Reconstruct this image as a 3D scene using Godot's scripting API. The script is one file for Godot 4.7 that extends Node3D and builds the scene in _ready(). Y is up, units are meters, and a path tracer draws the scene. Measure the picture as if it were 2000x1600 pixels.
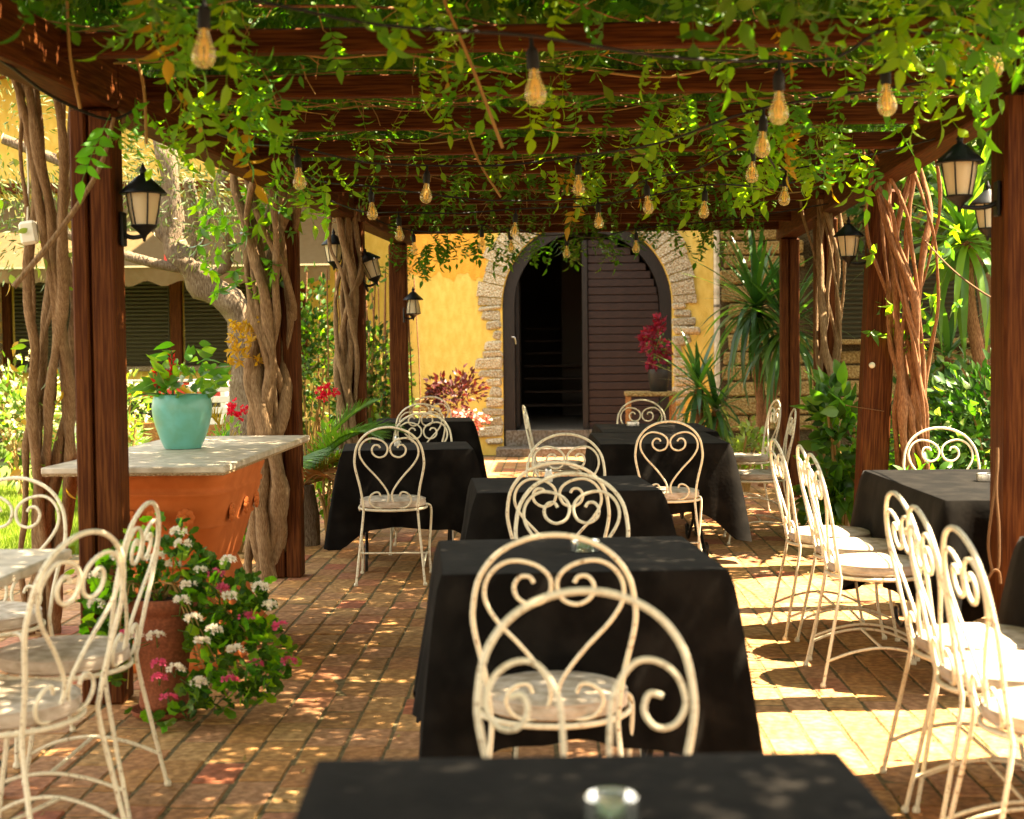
extends Node3D
# A restaurant terrace under a vine-covered pergola. Metres; -z runs along the floor tiles, the camera stands at the origin.

const EYE := Vector3(0, 1.38, 0)
var rng := RandomNumberGenerator.new()
var used := {}
var mats := {}
var cam: Camera3D
var leaf_mesh := {}

# ------------------------------------------------------------------ mesh builder
class MB:
	var v := PackedVector3Array()
	var n := PackedVector3Array()
	var ix := PackedInt32Array()

	func tri(a: Vector3, b: Vector3, c: Vector3) -> void:   # counter-clockwise seen from outside
		var m := (b - a).cross(c - a)
		if m.length_squared() < 1e-16:
			return
		m = m.normalized()
		var k := v.size()
		v.append_array(PackedVector3Array([a, b, c]))
		n.append_array(PackedVector3Array([m, m, m]))
		ix.append_array(PackedInt32Array([k, k + 2, k + 1]))

	func quad(a: Vector3, b: Vector3, c: Vector3, d: Vector3) -> void:
		var m := (c - a).cross(d - b)
		if m.length_squared() < 1e-16:
			return
		m = m.normalized()
		var k := v.size()
		v.append_array(PackedVector3Array([a, b, c, d]))
		n.append_array(PackedVector3Array([m, m, m, m]))
		ix.append_array(PackedInt32Array([k, k + 2, k + 1, k, k + 3, k + 2]))

	func out_tri(a: Vector3, b: Vector3, c: Vector3, o: Vector3) -> void:
		if (b - a).cross(c - a).dot((a + b + c) / 3.0 - o) < 0.0:
			tri(a, c, b)
		else:
			tri(a, b, c)

	func out_quad(a: Vector3, b: Vector3, c: Vector3, d: Vector3, o: Vector3) -> void:
		if (c - a).cross(d - b).dot((a + b + c + d) / 4.0 - o) < 0.0:
			quad(d, c, b, a)
		else:
			quad(a, b, c, d)

	# rows of points; smooth; normal = along(row index) x along(column index)
	func grid(rows: Array, closed := false, flip := false) -> void:
		var h := rows.size()
		var w: int = rows[0].size()
		var k := v.size()
		for i in h:
			var r: PackedVector3Array = rows[i]
			var ra: PackedVector3Array = rows[maxi(i - 1, 0)]
			var rb: PackedVector3Array = rows[mini(i + 1, h - 1)]
			for j in w:
				var ja := (j + w - 1) % w if closed else maxi(j - 1, 0)
				var jb := (j + 1) % w if closed else mini(j + 1, w - 1)
				var m := (rb[j] - ra[j]).cross(r[jb] - r[ja])
				if m.length_squared() < 1e-18:
					var other: PackedVector3Array = rb if i == 0 else ra
					m = (rb[j] - ra[j]).cross(other[jb] - other[ja])
				m = m.normalized() if m.length_squared() > 1e-20 else Vector3.UP
				v.append(r[j])
				n.append(-m if flip else m)
		for i in h - 1:
			for j in (w if closed else w - 1):
				var a := k + i * w + j
				var b := k + (i + 1) * w + j
				var c := k + (i + 1) * w + (j + 1) % w
				var d := k + i * w + (j + 1) % w
				if flip:
					ix.append_array(PackedInt32Array([a, b, c, a, c, d]))
				else:
					ix.append_array(PackedInt32Array([a, c, b, a, d, c]))

	func tube(path: PackedVector3Array, rad, sides := 6, caps := true, lump := 0.0) -> void:
		var rows := []
		var up := Vector3.UP
		var count := path.size()
		var t0 := (path[1] - path[0]).normalized()
		if absf(t0.dot(up)) > 0.9:
			up = Vector3.RIGHT
		var side := t0.cross(up).normalized()
		for i in count:
			var t := (path[mini(i + 1, count - 1)] - path[maxi(i - 1, 0)]).normalized()
			side = (side - t * side.dot(t))
			side = side.normalized() if side.length_squared() > 1e-12 else t.cross(Vector3(0.3, 0.5, 0.8)).normalized()
			var bi := t.cross(side)
			var r: float = rad[i] if rad is Array or rad is PackedFloat32Array else rad
			var ring := PackedVector3Array()
			for s in sides:
				var a := TAU * s / sides
				var rr := r * (1.0 + lump * sin(a * 2.0 + i * 0.9) + lump * 0.7 * sin(a * 3.0 - i * 0.55))
				ring.append(path[i] + (side * cos(a) + bi * sin(a)) * rr)
			rows.append(ring)
		grid(rows, true, false)
		if caps:
			for s in sides:
				out_tri(path[0], rows[0][s], rows[0][(s + 1) % sides], path[1])
				out_tri(path[count - 1], rows[count - 1][s], rows[count - 1][(s + 1) % sides], path[count - 2])

	func box(c: Vector3, size: Vector3, bevel := 0.0, basis := Basis.IDENTITY, jitter := 0.0, r: RandomNumberGenerator = null) -> void:
		var h := size / 2.0
		var e := minf(bevel, minf(h.x, minf(h.y, h.z)) * 0.9)
		var P := {}
		for sx in [-1, 1]:
			for sy in [-1, 1]:
				for sz in [-1, 1]:
					var o := Vector3(r.randf_range(-1, 1), r.randf_range(-1, 1), r.randf_range(-1, 1)) * jitter if jitter > 0.0 else Vector3.ZERO
					for ax in 3:
						var q := Vector3(sx * h.x, sy * h.y, sz * h.z)
						var s := Vector3(sx, sy, sz)
						for k in 3:
							if k != ax:
								q[k] -= s[k] * e
						P[[sx, sy, sz, ax]] = c + basis * (q + o)
		for ax in 3:
			var u := (ax + 1) % 3
			var w := (ax + 2) % 3
			for s in [-1, 1]:
				var f := []
				for pr in [[-1, -1], [1, -1], [1, 1], [-1, 1]]:
					var k := [0, 0, 0, ax]
					k[ax] = s
					k[u] = pr[0]
					k[w] = pr[1]
					f.append(P[k])
				out_quad(f[0], f[1], f[2], f[3], c)
			if e > 0.0:
				for su in [-1, 1]:
					for sw in [-1, 1]:
						var k1 := [0, 0, 0, u]
						k1[u] = su
						k1[w] = sw
						k1[ax] = -1
						var k2 := k1.duplicate()
						k2[ax] = 1
						var k3 := k2.duplicate()
						k3[3] = w
						var k4 := k1.duplicate()
						k4[3] = w
						out_quad(P[k1], P[k2], P[k3], P[k4], c)
		if e > 0.0:
			for sx in [-1, 1]:
				for sy in [-1, 1]:
					for sz in [-1, 1]:
						out_tri(P[[sx, sy, sz, 0]], P[[sx, sy, sz, 1]], P[[sx, sy, sz, 2]], c)

	# profile of (radius, height), from below to above on the outside
	func lathe(profile: Array, segs := 24, at := Vector3.ZERO, square := 0.0, sx := 1.0, sz := 1.0) -> void:
		var rows := []
		for p in profile:
			var ring := PackedVector3Array()
			for s in segs:
				var a := TAU * s / segs
				var cx := cos(a)
				var cz := -sin(a)
				if square > 0.0:
					var ex := pow(absf(cx), 1.0 - square) * signf(cx)
					var ez := pow(absf(cz), 1.0 - square) * signf(cz)
					cx = ex
					cz = ez
				ring.append(at + Vector3(cx * p.x * sx, p.y, cz * p.x * sz))
			rows.append(ring)
		grid(rows, true, false)

	func add(o: MB, t: Transform3D) -> void:
		var k := v.size()
		for i in o.v.size():
			v.append(t * o.v[i])
			n.append((t.basis * o.n[i]).normalized())
		for i in o.ix:
			ix.append(k + i)

	func mesh() -> ArrayMesh:
		var a := []
		a.resize(Mesh.ARRAY_MAX)
		a[Mesh.ARRAY_VERTEX] = v
		a[Mesh.ARRAY_NORMAL] = n
		a[Mesh.ARRAY_INDEX] = ix
		var m := ArrayMesh.new()
		m.add_surface_from_arrays(Mesh.PRIMITIVE_TRIANGLES, a)
		return m

# ------------------------------------------------------------------ scene helpers
func numbered(called: String) -> String:
	if not used.has(called):
		used[called] = 0
		return called
	used[called] += 1
	return "%s_%03d" % [called, used[called]]

func tag(o: Node, label: String, category: String, group := "", kind := "") -> void:
	if label:
		o.set_meta("label", label)
	if category:
		o.set_meta("category", category)
	if group:
		o.set_meta("group", group)
	if kind:
		o.set_meta("kind", kind)

func thing(called: String, label: String, category: String, at := Vector3.ZERO, turn := 0.0, group := "") -> Node3D:
	var o := Node3D.new()
	o.name = numbered(called)
	add_child(o)
	o.position = at
	o.rotation.y = turn
	tag(o, label, category, group)
	return o

func part(called: String, mesh, mat: Material, parent: Node, xf := Transform3D.IDENTITY) -> MeshInstance3D:
	var o := MeshInstance3D.new()
	o.name = numbered(called) if parent == self else called
	o.mesh = mesh.mesh() if mesh is MB else mesh
	o.material_override = mat
	o.transform = xf
	parent.add_child(o, true)
	return o

func structure(called: String, mesh, mat: Material) -> MeshInstance3D:
	var o := part(called, mesh, mat, self)
	o.set_meta("kind", "structure")
	return o

func many(called: String, mesh: Mesh, mat: Material, xfs: Array, cols: Array, parent: Node) -> MultiMeshInstance3D:
	var mm := MultiMesh.new()
	mm.transform_format = MultiMesh.TRANSFORM_3D
	mm.use_colors = true
	mm.mesh = mesh
	mm.instance_count = xfs.size()
	for i in xfs.size():
		mm.set_instance_transform(i, xfs[i])
		mm.set_instance_color(i, cols[i])
	var o := MultiMeshInstance3D.new()
	o.name = called
	o.multimesh = mm
	o.material_override = mat
	parent.add_child(o, true)
	o.set_meta("kind", "stuff")
	return o

# the same copies joined into one mesh with a colour for each
func merged(called: String, mesh: Mesh, mat: Material, xfs: Array, cols: Array, parent: Node) -> MeshInstance3D:
	var src := mesh.surface_get_arrays(0)
	var sv: PackedVector3Array = src[Mesh.ARRAY_VERTEX]
	var sn: PackedVector3Array = src[Mesh.ARRAY_NORMAL]
	var si: PackedInt32Array = src[Mesh.ARRAY_INDEX]
	var v := PackedVector3Array()
	var n := PackedVector3Array()
	var c := PackedColorArray()
	var ix := PackedInt32Array()
	var one := PackedColorArray()
	one.resize(sv.size())
	for i in xfs.size():
		var t: Transform3D = xfs[i]
		var k := v.size()
		v.append_array(t * sv)
		n.append_array(Transform3D(t.basis.orthonormalized(), Vector3.ZERO) * sn)
		one.fill(cols[i])
		c.append_array(one)
		for q in si:
			ix.append(k + q)
	var a := []
	a.resize(Mesh.ARRAY_MAX)
	a[Mesh.ARRAY_VERTEX] = v
	a[Mesh.ARRAY_NORMAL] = n
	a[Mesh.ARRAY_COLOR] = c
	a[Mesh.ARRAY_INDEX] = ix
	var m := ArrayMesh.new()
	m.add_surface_from_arrays(Mesh.PRIMITIVE_TRIANGLES, a)
	var o := part(called, m, mat, parent)
	o.set_meta("kind", "stuff")
	return o

func copy(o: Node3D, at: Vector3, turn: float, label: String) -> Node3D:
	var c: Node3D = o.duplicate()
	c.name = numbered(String(o.name).rstrip("0123456789").rstrip("_"))
	add_child(c)
	c.position = at
	c.rotation.y = turn
	c.set_meta("label", label)
	return c

func curve(pts: Array, per := 6) -> PackedVector3Array:
	var out := PackedVector3Array()
	var k := pts.size()
	for i in k - 1:
		var a: Vector3 = pts[maxi(i - 1, 0)]
		var b: Vector3 = pts[i]
		var c: Vector3 = pts[i + 1]
		var d: Vector3 = pts[mini(i + 2, k - 1)]
		for s in per:
			var t := float(s) / per
			out.append(b.cubic_interpolate(c, a, d, t))
	out.append(pts[k - 1])
	return out

func lin(r: float, g: float, b: float) -> Color:
	return Color(r, g, b).linear_to_srgb()

func rv(a: float) -> Vector3:
	return Vector3(rng.randf_range(-a, a), rng.randf_range(-a, a), rng.randf_range(-a, a))

func px(p: Vector3) -> Vector3:      # picture x, y (of 2000 x 1600) and distance, to choose which pieces show largest
	var q: Vector3 = cam.transform.affine_inverse() * p
	var d := maxf(-q.z, 0.05) * (1.0 if q.z < 0 else -1.0)
	return Vector3(1000.0 + 2850.0 * q.x / d, 800.0 - 2850.0 * q.y / d, d)

# ------------------------------------------------------------------ materials
func noise_tex(freq: float, octaves: int, lo: Color, hi: Color, size := 256, seed := 1, kind := FastNoiseLite.TYPE_SIMPLEX_SMOOTH, gain := 1.6, bias := 0.0) -> ImageTexture:
	var f := FastNoiseLite.new()
	f.noise_type = kind
	f.seed = seed
	f.frequency = freq
	f.fractal_octaves = octaves
	var im := f.get_seamless_image(size, size)
	var o := Image.create(size, size, false, Image.FORMAT_RGB8)
	for y in size:
		for x in size:
			var t := clampf((im.get_pixel(x, y).r - 0.5 + bias) * gain + 0.5, 0.0, 1.0)
			o.set_pixel(x, y, lo.lerp(hi, t))
	return ImageTexture.create_from_image(o)

func mat(called: String, c: Color, rough := 0.8, tex: Texture2D = null, scale := Vector3.ONE, bump: Texture2D = null, bump_cm := 0.0, world := false) -> StandardMaterial3D:
	var m := StandardMaterial3D.new()
	m.resource_name = called
	m.albedo_color = c
	m.roughness = rough
	m.metallic_specular = 0.4
	if tex:
		m.albedo_texture = tex
	if bump:
		m.heightmap_enabled = true
		m.heightmap_texture = bump
		m.heightmap_scale = bump_cm
	if tex or bump:
		m.uv1_triplanar = true
		m.uv1_world_triplanar = world
		m.uv1_scale = scale
	mats[called] = m
	return m

func leafmat(called: String, c: Color, back: Color, rough := 0.5, tinted := false) -> StandardMaterial3D:
	var m := mat(called, c, rough)
	m.backlight_enabled = true
	m.backlight = back
	m.cull_mode = BaseMaterial3D.CULL_DISABLED
	m.vertex_color_use_as_albedo = tinted
	return m

func make_materials() -> void:
	var W := Color.WHITE
	var mott := noise_tex(0.018, 5, Color(0.76, 0.73, 0.68), W, 512, 3)
	var grain := noise_tex(0.02, 5, Color(0.64, 0.56, 0.50), W, 512, 5, FastNoiseLite.TYPE_SIMPLEX_SMOOTH, 1.6)
	var fine := noise_tex(0.12, 4, Color.BLACK, W, 256, 8)
	var rough := noise_tex(0.03, 5, Color.BLACK, W, 256, 9)
	var stonec := noise_tex(0.02, 5, Color(0.72, 0.66, 0.56), W, 512, 11, FastNoiseLite.TYPE_SIMPLEX_SMOOTH, 2.2)
	var vein := noise_tex(0.012, 5, Color(0.78, 0.76, 0.72), W, 512, 13)
	var plast := noise_tex(0.012, 6, Color(0.94, 0.91, 0.82), W, 512, 17, FastNoiseLite.TYPE_SIMPLEX_SMOOTH, 1.5)
	var scratch := noise_tex(0.09, 3, Color.BLACK, W, 512, 19, FastNoiseLite.TYPE_SIMPLEX_SMOOTH, 3.5)
	var rust := noise_tex(0.02, 4, Color(0.93, 0.90, 0.82), W, 256, 23, FastNoiseLite.TYPE_SIMPLEX_SMOOTH, 2.0)
	var fade := noise_tex(0.01, 6, Color(0.58, 0.57, 0.56), W, 512, 31, FastNoiseLite.TYPE_SIMPLEX_SMOOTH, 2.0)
	var chips := noise_tex(0.03, 5, Color(0.55, 0.40, 0.26), W, 512, 29, FastNoiseLite.TYPE_SIMPLEX_SMOOTH, 9.0, .27)
	# fired clay paving, ten tones
	var tones := [[.51, .268, .092], [.53, .296, .112], [.49, .230, .086], [.54, .316, .125], [.49, .212, .103], [.40, .205, .076], [.51, .265, .128], [.44, .146, .067], [.52, .258, .085], [.45, .235, .098]]
	for i in tones.size():
		mat("clay_%d" % i, lin(tones[i][0], tones[i][1], tones[i][2]), 0.72, mott, Vector3(2.3, 2.3, 2.3), rough, 0.25, true)
	var cs := mat("clay_stuff", W, 0.72, mott, Vector3(2.3, 2.3, 2.3), rough, 0.25, true)
	cs.vertex_color_use_as_albedo = true
	mat("joint", lin(.20, .155, .07), 0.95, mott, Vector3(3, 3, 3), fine, 0.4, true)
	mat("earth", lin(.09, .06, .03), 0.95, mott, Vector3(2, 2, 2), rough, 2.0, true)
	for a in [["post", Vector3(7, .35, 7)], ["rafter", Vector3(.35, 7, 7)], ["beam", Vector3(7, 7, .35)]]:
		mat("wood_" + a[0], lin(.118, .038, .0085), 0.6, grain, a[1], grain, 0.08)
		mats["wood_" + a[0]].metallic_specular = 0.2
	mat("door_wood", lin(.030, .014, .009), 0.7, grain, Vector3(.8, 7, 7), grain, 0.1)
	mat("door_frame", lin(.016, .010, .006), 0.6, grain, Vector3(6, .6, 6), grain, 0.06)
	mat("bark", lin(.36, .245, .125), 0.95, grain, Vector3(18, 2.0, 18), grain, 1.3)
	mat("bark_warm", lin(.38, .19, .085), 0.95, grain, Vector3(16, 2.2, 16), grain, 0.7)
	mat("olive_bark", lin(.27, .21, .14), 0.95, grain, Vector3(9, 1.6, 9), grain, 2.2)
	mat("twig", lin(.34, .20, .06), 0.85)
	mat("cream_paint", lin(.74, .67, .49), 0.42, chips, Vector3(3.3, 3.3, 3.3), null, 0.0, true)
	mat("cushion", lin(.62, .53, .43), 0.85, mott, Vector3(1.5, 1.5, 1.5), fine, 0.01)
	mat("cushion_seam", lin(.5, .41, .32), 0.85)
	var cl := mat("black_cloth", lin(.0105, .0085, .0066), 0.95, fade, Vector3(1.1, 1.1, 1.1), fine, 0.06)
	cl.rim_enabled = true
	cl.rim = 0.04
	cl.rim_tint = 0.0
	cl.metallic_specular = 0.2
	mat("iron", lin(.016, .013, .010), 0.5)
	mat("marble", lin(.60, .52, .40), 0.42, vein, Vector3(1.4, 1.4, 1.4), fine, 0.02)
	mat("marble_edge", lin(.42, .30, .16), 0.7, stonec, Vector3(9, 9, 9), rough, 0.3)
	mat("terracotta", lin(.52, .135, .024), 0.8, rust, Vector3(1.5, 1.5, 1.5), fine, 0.03)
	mat("old_terracotta", lin(.33, .10, .04), 0.8, mott, Vector3(7, 7, 7), fine, 0.12)
	var tq := mat("turquoise", lin(.13, .42, .37), 0.3, rust, Vector3(2, 2, 2))
	tq.clearcoat_enabled = true
	tq.clearcoat = 0.5
	mat("soil", lin(.03, .02, .012), 1.0)
	mat("yellow_plaster", lin(.68, .48, .11), 0.9, plast, Vector3(.55, .55, .55), scratch, 0.0)
	mats["yellow_plaster"].heightmap_scale = 0.3
	mats["yellow_plaster"].uv1_scale = Vector3(1.5, .7, 1.5)
	mat("yellow_deep", lin(.72, .34, .04), 0.9, plast, Vector3(1.5, .7, 1.5), scratch, 0.3)
	for i in 4:
		var s: float = [1.0, .88, 1.08, .94][i]
		mat("stone_%d" % i, lin(.58 * s, .51 * s, .37 * s), 0.95, stonec, Vector3(3.5, 3.5, 3.5), rough, 1.6, true)
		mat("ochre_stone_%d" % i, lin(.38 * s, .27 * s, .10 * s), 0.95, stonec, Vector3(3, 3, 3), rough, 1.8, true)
	mat("mortar", lin(.30, .25, .17), 1.0, stonec, Vector3(4, 4, 4), rough, 1.0, true)
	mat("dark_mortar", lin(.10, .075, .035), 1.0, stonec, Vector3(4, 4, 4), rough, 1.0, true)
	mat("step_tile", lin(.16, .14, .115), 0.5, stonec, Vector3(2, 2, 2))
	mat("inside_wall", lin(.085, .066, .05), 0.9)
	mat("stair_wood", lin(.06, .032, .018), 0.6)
	mat("black_metal", lin(.012, .010, .009), 0.45, fine, Vector3(20, 20, 20), fine, 0.03)
	var fg := mat("frosted_glass", lin(.80, .68, .46), 0.6)
	fg.backlight_enabled = true
	fg.backlight = Color(0.9, 0.85, 0.7)
	var cg := mat("clear_glass", Color(1, 1, 1, 0.06), 0.03)
	cg.transparency = BaseMaterial3D.TRANSPARENCY_ALPHA
	var bg := mat("bulb_glass", Color(1.0, 0.92, 0.60, 0.24), 0.05)
	bg.transparency = BaseMaterial3D.TRANSPARENCY_ALPHA
	mat("filament", lin(.90, .52, .05), 0.4)
	mat("brass", lin(.6, .45, .25), 0.35)
	mats["brass"].metallic = 1.0
	mat("steel", lin(.55, .52, .48), 0.3)
	mats["steel"].metallic = 1.0
	mat("cable", lin(.01, .009, .008), 0.6)
	mat("rope", lin(.48, .24, .09), 0.9, fine, Vector3(30, 30, 30))
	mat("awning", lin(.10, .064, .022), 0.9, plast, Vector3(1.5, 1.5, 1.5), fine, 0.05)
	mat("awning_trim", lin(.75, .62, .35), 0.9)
	mat("red_paint", lin(.52, .035, .02), 0.5)
	mat("shutter", lin(.055, .048, .022), 0.5)
	mat("white_plastic", lin(.72, .66, .5), 0.5)
	mat("black_paint", lin(.02, .018, .016), 0.5)
	mat("orange_wood", lin(.45, .20, .05), 0.6, grain, Vector3(4, 4, 4))
	mat("white_paint", lin(.75, .70, .6), 0.6)
	# foliage
	leafmat("vine_leaf_0", lin(.075, .175, .010), Color(.58, .86, .05), 0.6)
	leafmat("vine_leaf_1", lin(.135, .24, .012), Color(.74, .94, .06), 0.6)
	leafmat("vine_leaf_2", lin(.042, .125, .012), Color(.42, .72, .05), 0.6)
	leafmat("vine_leaf_3", lin(.30, .19, .012), Color(.85, .66, .05), 0.5)
	leafmat("vine_stuff", Color.WHITE, Color(.72, .95, .30), 0.5, true)
	leafmat("shade_leaf", lin(.045, .105, .018), Color(.40, .62, .10), 0.3)
	leafmat("bright_leaf", lin(.085, .165, .018), Color(.66, .85, .10), 0.32)
	leafmat("pale_leaf", lin(.14, .19, .045), Color(.6, .7, .2), 0.4)
	leafmat("foliage", Color.WHITE, Color(.55, .72, .25), 0.45, true)
	leafmat("grass", Color.WHITE, Color(.6, .75, .15), 0.6, true)
	leafmat("yucca_leaf", lin(.028, .070, .018), Color(.20, .40, .10), 0.35)
	leafmat("yucca_light", lin(.05, .105, .022), Color(.4, .6, .12), 0.35)
	leafmat("frond", lin(.055, .125, .018), Color(.45, .62, .10), 0.4)
	leafmat("frond_gold", lin(.33, .24, .03), Color(.7, .6, .12), 0.45)
	leafmat("frond_dry", lin(.34, .16, .05), Color(.55, .3, .1), 0.7)
	leafmat("coleus", lin(.065, .012, .012), Color(.35, .06, .05), 0.5)
	leafmat("coleus_pink", lin(.34, .13, .11), Color(.7, .3, .25), 0.5)
	leafmat("bougain", lin(.15, .004, .018), Color(.36, .03, .08), 0.6)
	leafmat("petal_white", lin(.80, .74, .62), Color(.8, .75, .65), 0.7)
	leafmat("petal_pink", lin(.66, .10, .22), Color(.8, .3, .4), 0.7)
	leafmat("petal_red", lin(.62, .008, .045), Color(.8, .05, .12), 0.6)
	leafmat("bract_red", lin(.58, .03, .02), Color(.8, .15, .05), 0.4)
	leafmat("oleander", lin(.78, .70, .45), Color(.8, .75, .5), 0.7)

# ------------------------------------------------------------------ leaf shapes; the stalk end sits at the origin, the blade runs along +y
func blade(b: MB, t: Transform3D, length: float, width: float, fold := 0.25, droop := 0.2, steps := 4, tip := 0.0) -> void:
	var rows := []
	for i in steps + 1:
		var u := float(i) / steps
		var w := width * 0.5 * (sin(PI * pow(u, 0.72)) * (1.0 - tip) + tip * (1.0 - u)) if tip > 0.0 else width * 0.5 * sin(PI * pow(u, 0.75))
		w = maxf(w, 0.0004)
		var z := -droop * length * u * u
		rows.append(PackedVector3Array([t * Vector3(-w, u * length, z + fold * w), t * Vector3(0, u * length, z), t * Vector3(w, u * length, z + fold * w)]))
	b.grid(rows)

func basis_to(dir: Vector3, roll := 0.0) -> Basis:
	var y := dir.normalized()
	var x := y.cross(Vector3.UP)
	x = Vector3.RIGHT if x.length_squared() < 1e-6 else x.normalized()
	return Basis(x, y, x.cross(y)) * Basis(Vector3.UP, roll)

func make_leaves() -> void:
	# pinnate vine leaves: paired leaflets along a stalk, hanging
	for k in 8:
		var b := MB.new()
		var low := k > 3
		var pairs := 4 + k % 2
		var length := 0.20 + 0.03 * (k % 4)
		b.tube(PackedVector3Array([Vector3.ZERO, Vector3(0, length * .5, .006), Vector3(0, length, -.012)]), 0.0016, 3, false)
		for i in pairs:
			var y := length * (0.22 + 0.74 * (i + rng.randf_range(-.2, .2)) / pairs)
			for s in [-1, 1]:
				var d := Vector3(s * (0.86 + rng.randf_range(-.1, .1)), 0.55 + rng.randf_range(-.15, .2), -0.32 + rng.randf_range(-.2, .2))
				blade(b, Transform3D(basis_to(d, rng.randf_range(-.5, .5) + s * .5), Vector3(0, y, 0)), 0.066 + rng.randf_range(-.018, .018), 0.031 + rng.randf_range(-.007, .008), rng.randf_range(.1, .7), rng.randf_range(.05, .7), 2 if low else 4)
		blade(b, Transform3D(basis_to(Vector3(0.05, 1, -.2), .2), Vector3(0, length, -.012)), 0.082, 0.040, 0.3, 0.3, 2 if low else 4)
		leaf_mesh[("roof_%d" if low else "pinnate_%d") % (k % 4)] = b.mesh()
	# five-fingered creeper leaf
	for k in 2:
		var b := MB.new()
		for i in 5:
			var a := deg_to_rad([-95, -48, 0, 48, 95][i] + rng.randf_range(-6, 6))
			blade(b, Transform3D(basis_to(Vector3(sin(a), cos(a), rng.randf_range(-.25, .05)), 0), Vector3.ZERO), [.055, .078, .09, .078, .055][i], [.028, .036, .04, .036, .028][i], 0.25, 0.28)
		leaf_mesh["finger_%d" % k] = b.mesh()
	# plain ovate leaves
	for k in 3:
		var b := MB.new()
		blade(b, Transform3D.IDENTITY, 1.0, [.5, .42, .6][k], .28, [.22, .3, .12][k], 5)
		leaf_mesh["oval_%d" % k] = b.mesh()
	# narrow leaf
	var nb := MB.new()
	blade(nb, Transform3D.IDENTITY, 1.0, .2, .2, .15, 4)
	leaf_mesh["narrow"] = nb.mesh()
	# round lobed geranium leaf
	for k in 2:
		var b := MB.new()
		var lobes := 7
		var ring := PackedVector3Array()
		var c := Vector3(0, .42, .06)
		for i in lobes * 2 + 1:
			var a := lerpf(-2.75, 2.75, float(i) / (lobes * 2))
			var r := 0.52 if i % 2 == 0 else 0.44
			ring.append(c + Vector3(sin(a) * r, cos(a) * r, -.12 + rng.randf_range(-.06, .06)))
		for i in ring.size() - 1:
			b.tri(c, ring[i + 1], ring[i])
		b.tri(c, ring[0], Vector3.ZERO)
		b.tri(c, Vector3.ZERO, ring[ring.size() - 1])
		leaf_mesh["round_%d" % k] = b.mesh()
	# yucca sword
	for k in 2:
		var b := MB.new()
		var rows := []
		for i in 8:
			var u := i / 7.0
			var w := 0.030 * (1.0 - pow(u, 2.2)) * (0.7 + 0.6 * u) + .0006
			var dr: float = [.25, .75][k]
			var p := Vector3(0, u * (1.0 - .25 * dr * u), -dr * u * u * .7)
			rows.append(PackedVector3Array([p + Vector3(-w, 0, .012 * (1 - u)), p, p + Vector3(w, 0, .012 * (1 - u))]))
		b.grid(rows)
		leaf_mesh["sword_%d" % k] = b.mesh()
	# small petal disc of five petals
	var fb := MB.new()
	for i in 5:
		var a := TAU * i / 5.0
		blade(fb, Transform3D(basis_to(Vector3(cos(a), sin(a), .35)), Vector3.ZERO), .5, .42, .1, -.1, 3)
	leaf_mesh["flower"] = fb.mesh()
	# grass tuft
	var gb := MB.new()
	for i in 7:
		var a := rng.randf() * TAU
		var d := Vector3(cos(a) * rng.randf_range(.1, .5), 1, sin(a) * rng.randf_range(.1, .5))
		blade(gb, Transform3D(basis_to(d, rng.randf() * 6.0), Vector3(rng.randf_range(-.03, .03), 0, rng.randf_range(-.03, .03))), rng.randf_range(.035, .07), .006, .1, .3, 2, .9)
	leaf_mesh["tuft"] = gb.mesh()

# leaves of one plant: the ones that show largest become parts of their own, the rest one mass
func leaves(plant: Node3D, called: String, kinds: Array, mat_names: Array, xfs: Array, stuff_cols: Array, most := 300, stuff_mat := "foliage") -> void:
	var order := []
	for i in xfs.size():
		var t: Transform3D = plant.transform * xfs[i]
		var q := px(t.origin)
		var size: float = t.basis.y.length() / q.z if q.z > 0 and q.x > -60 and q.x < 2060 and q.y > -60 and q.y < 1660 else 0.0
		order.append([size, i])
	order.sort_custom(func(a, b): return a[0] > b[0] or (a[0] == b[0] and a[1] < b[1]))
	var rest := {}
	for k in order.size():
		var i: int = order[k][1]
		var kind: String = kinds[i % kinds.size()]
		if k < most and order[k][0] > 0.0:
			part(called, leaf_mesh[kind], mats[mat_names[(i * 7 + i / 3) % mat_names.size()]], plant, xfs[i])
		else:
			if not rest.has(kind):
				rest[kind] = [[], []]
			rest[kind][0].append(xfs[i])
			rest[kind][1].append(stuff_cols[(i * 5 + i / 4) % stuff_cols.size()])
	for kind in rest:
		merged("foliage", leaf_mesh[kind], mats[stuff_mat], rest[kind][0], rest[kind][1], plant)

func leaf_at(p: Vector3, dir: Vector3, size: float) -> Transform3D:
	return Transform3D(basis_to(dir, rng.randf() * TAU).scaled_local(Vector3.ONE * size), p)

# random leaf places in an ellipsoid shell made of clumps
func cloud(c: Vector3, r: Vector3, count: int, size: Vector2, down := 0.0, clumps := 14) -> Array:
	var out := []
	var cl := []
	for i in clumps:
		var d := rv(1.0)
		while d.length() > 1.0 or d.length() < 0.2:
			d = rv(1.0)
		cl.append(d * 0.8)
	for i in count:
		var q: Vector3 = cl[i % clumps]
		var o := rv(1.0).normalized() * pow(rng.randf(), 0.5) * 0.42
		var p := c + (q + o) * r
		var dir := (o + q * 0.5).normalized() + rv(0.6) + Vector3(0, -down, 0)
		out.append(leaf_at(p, dir, rng.randf_range(size.x, size.y)))
	return out

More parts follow.
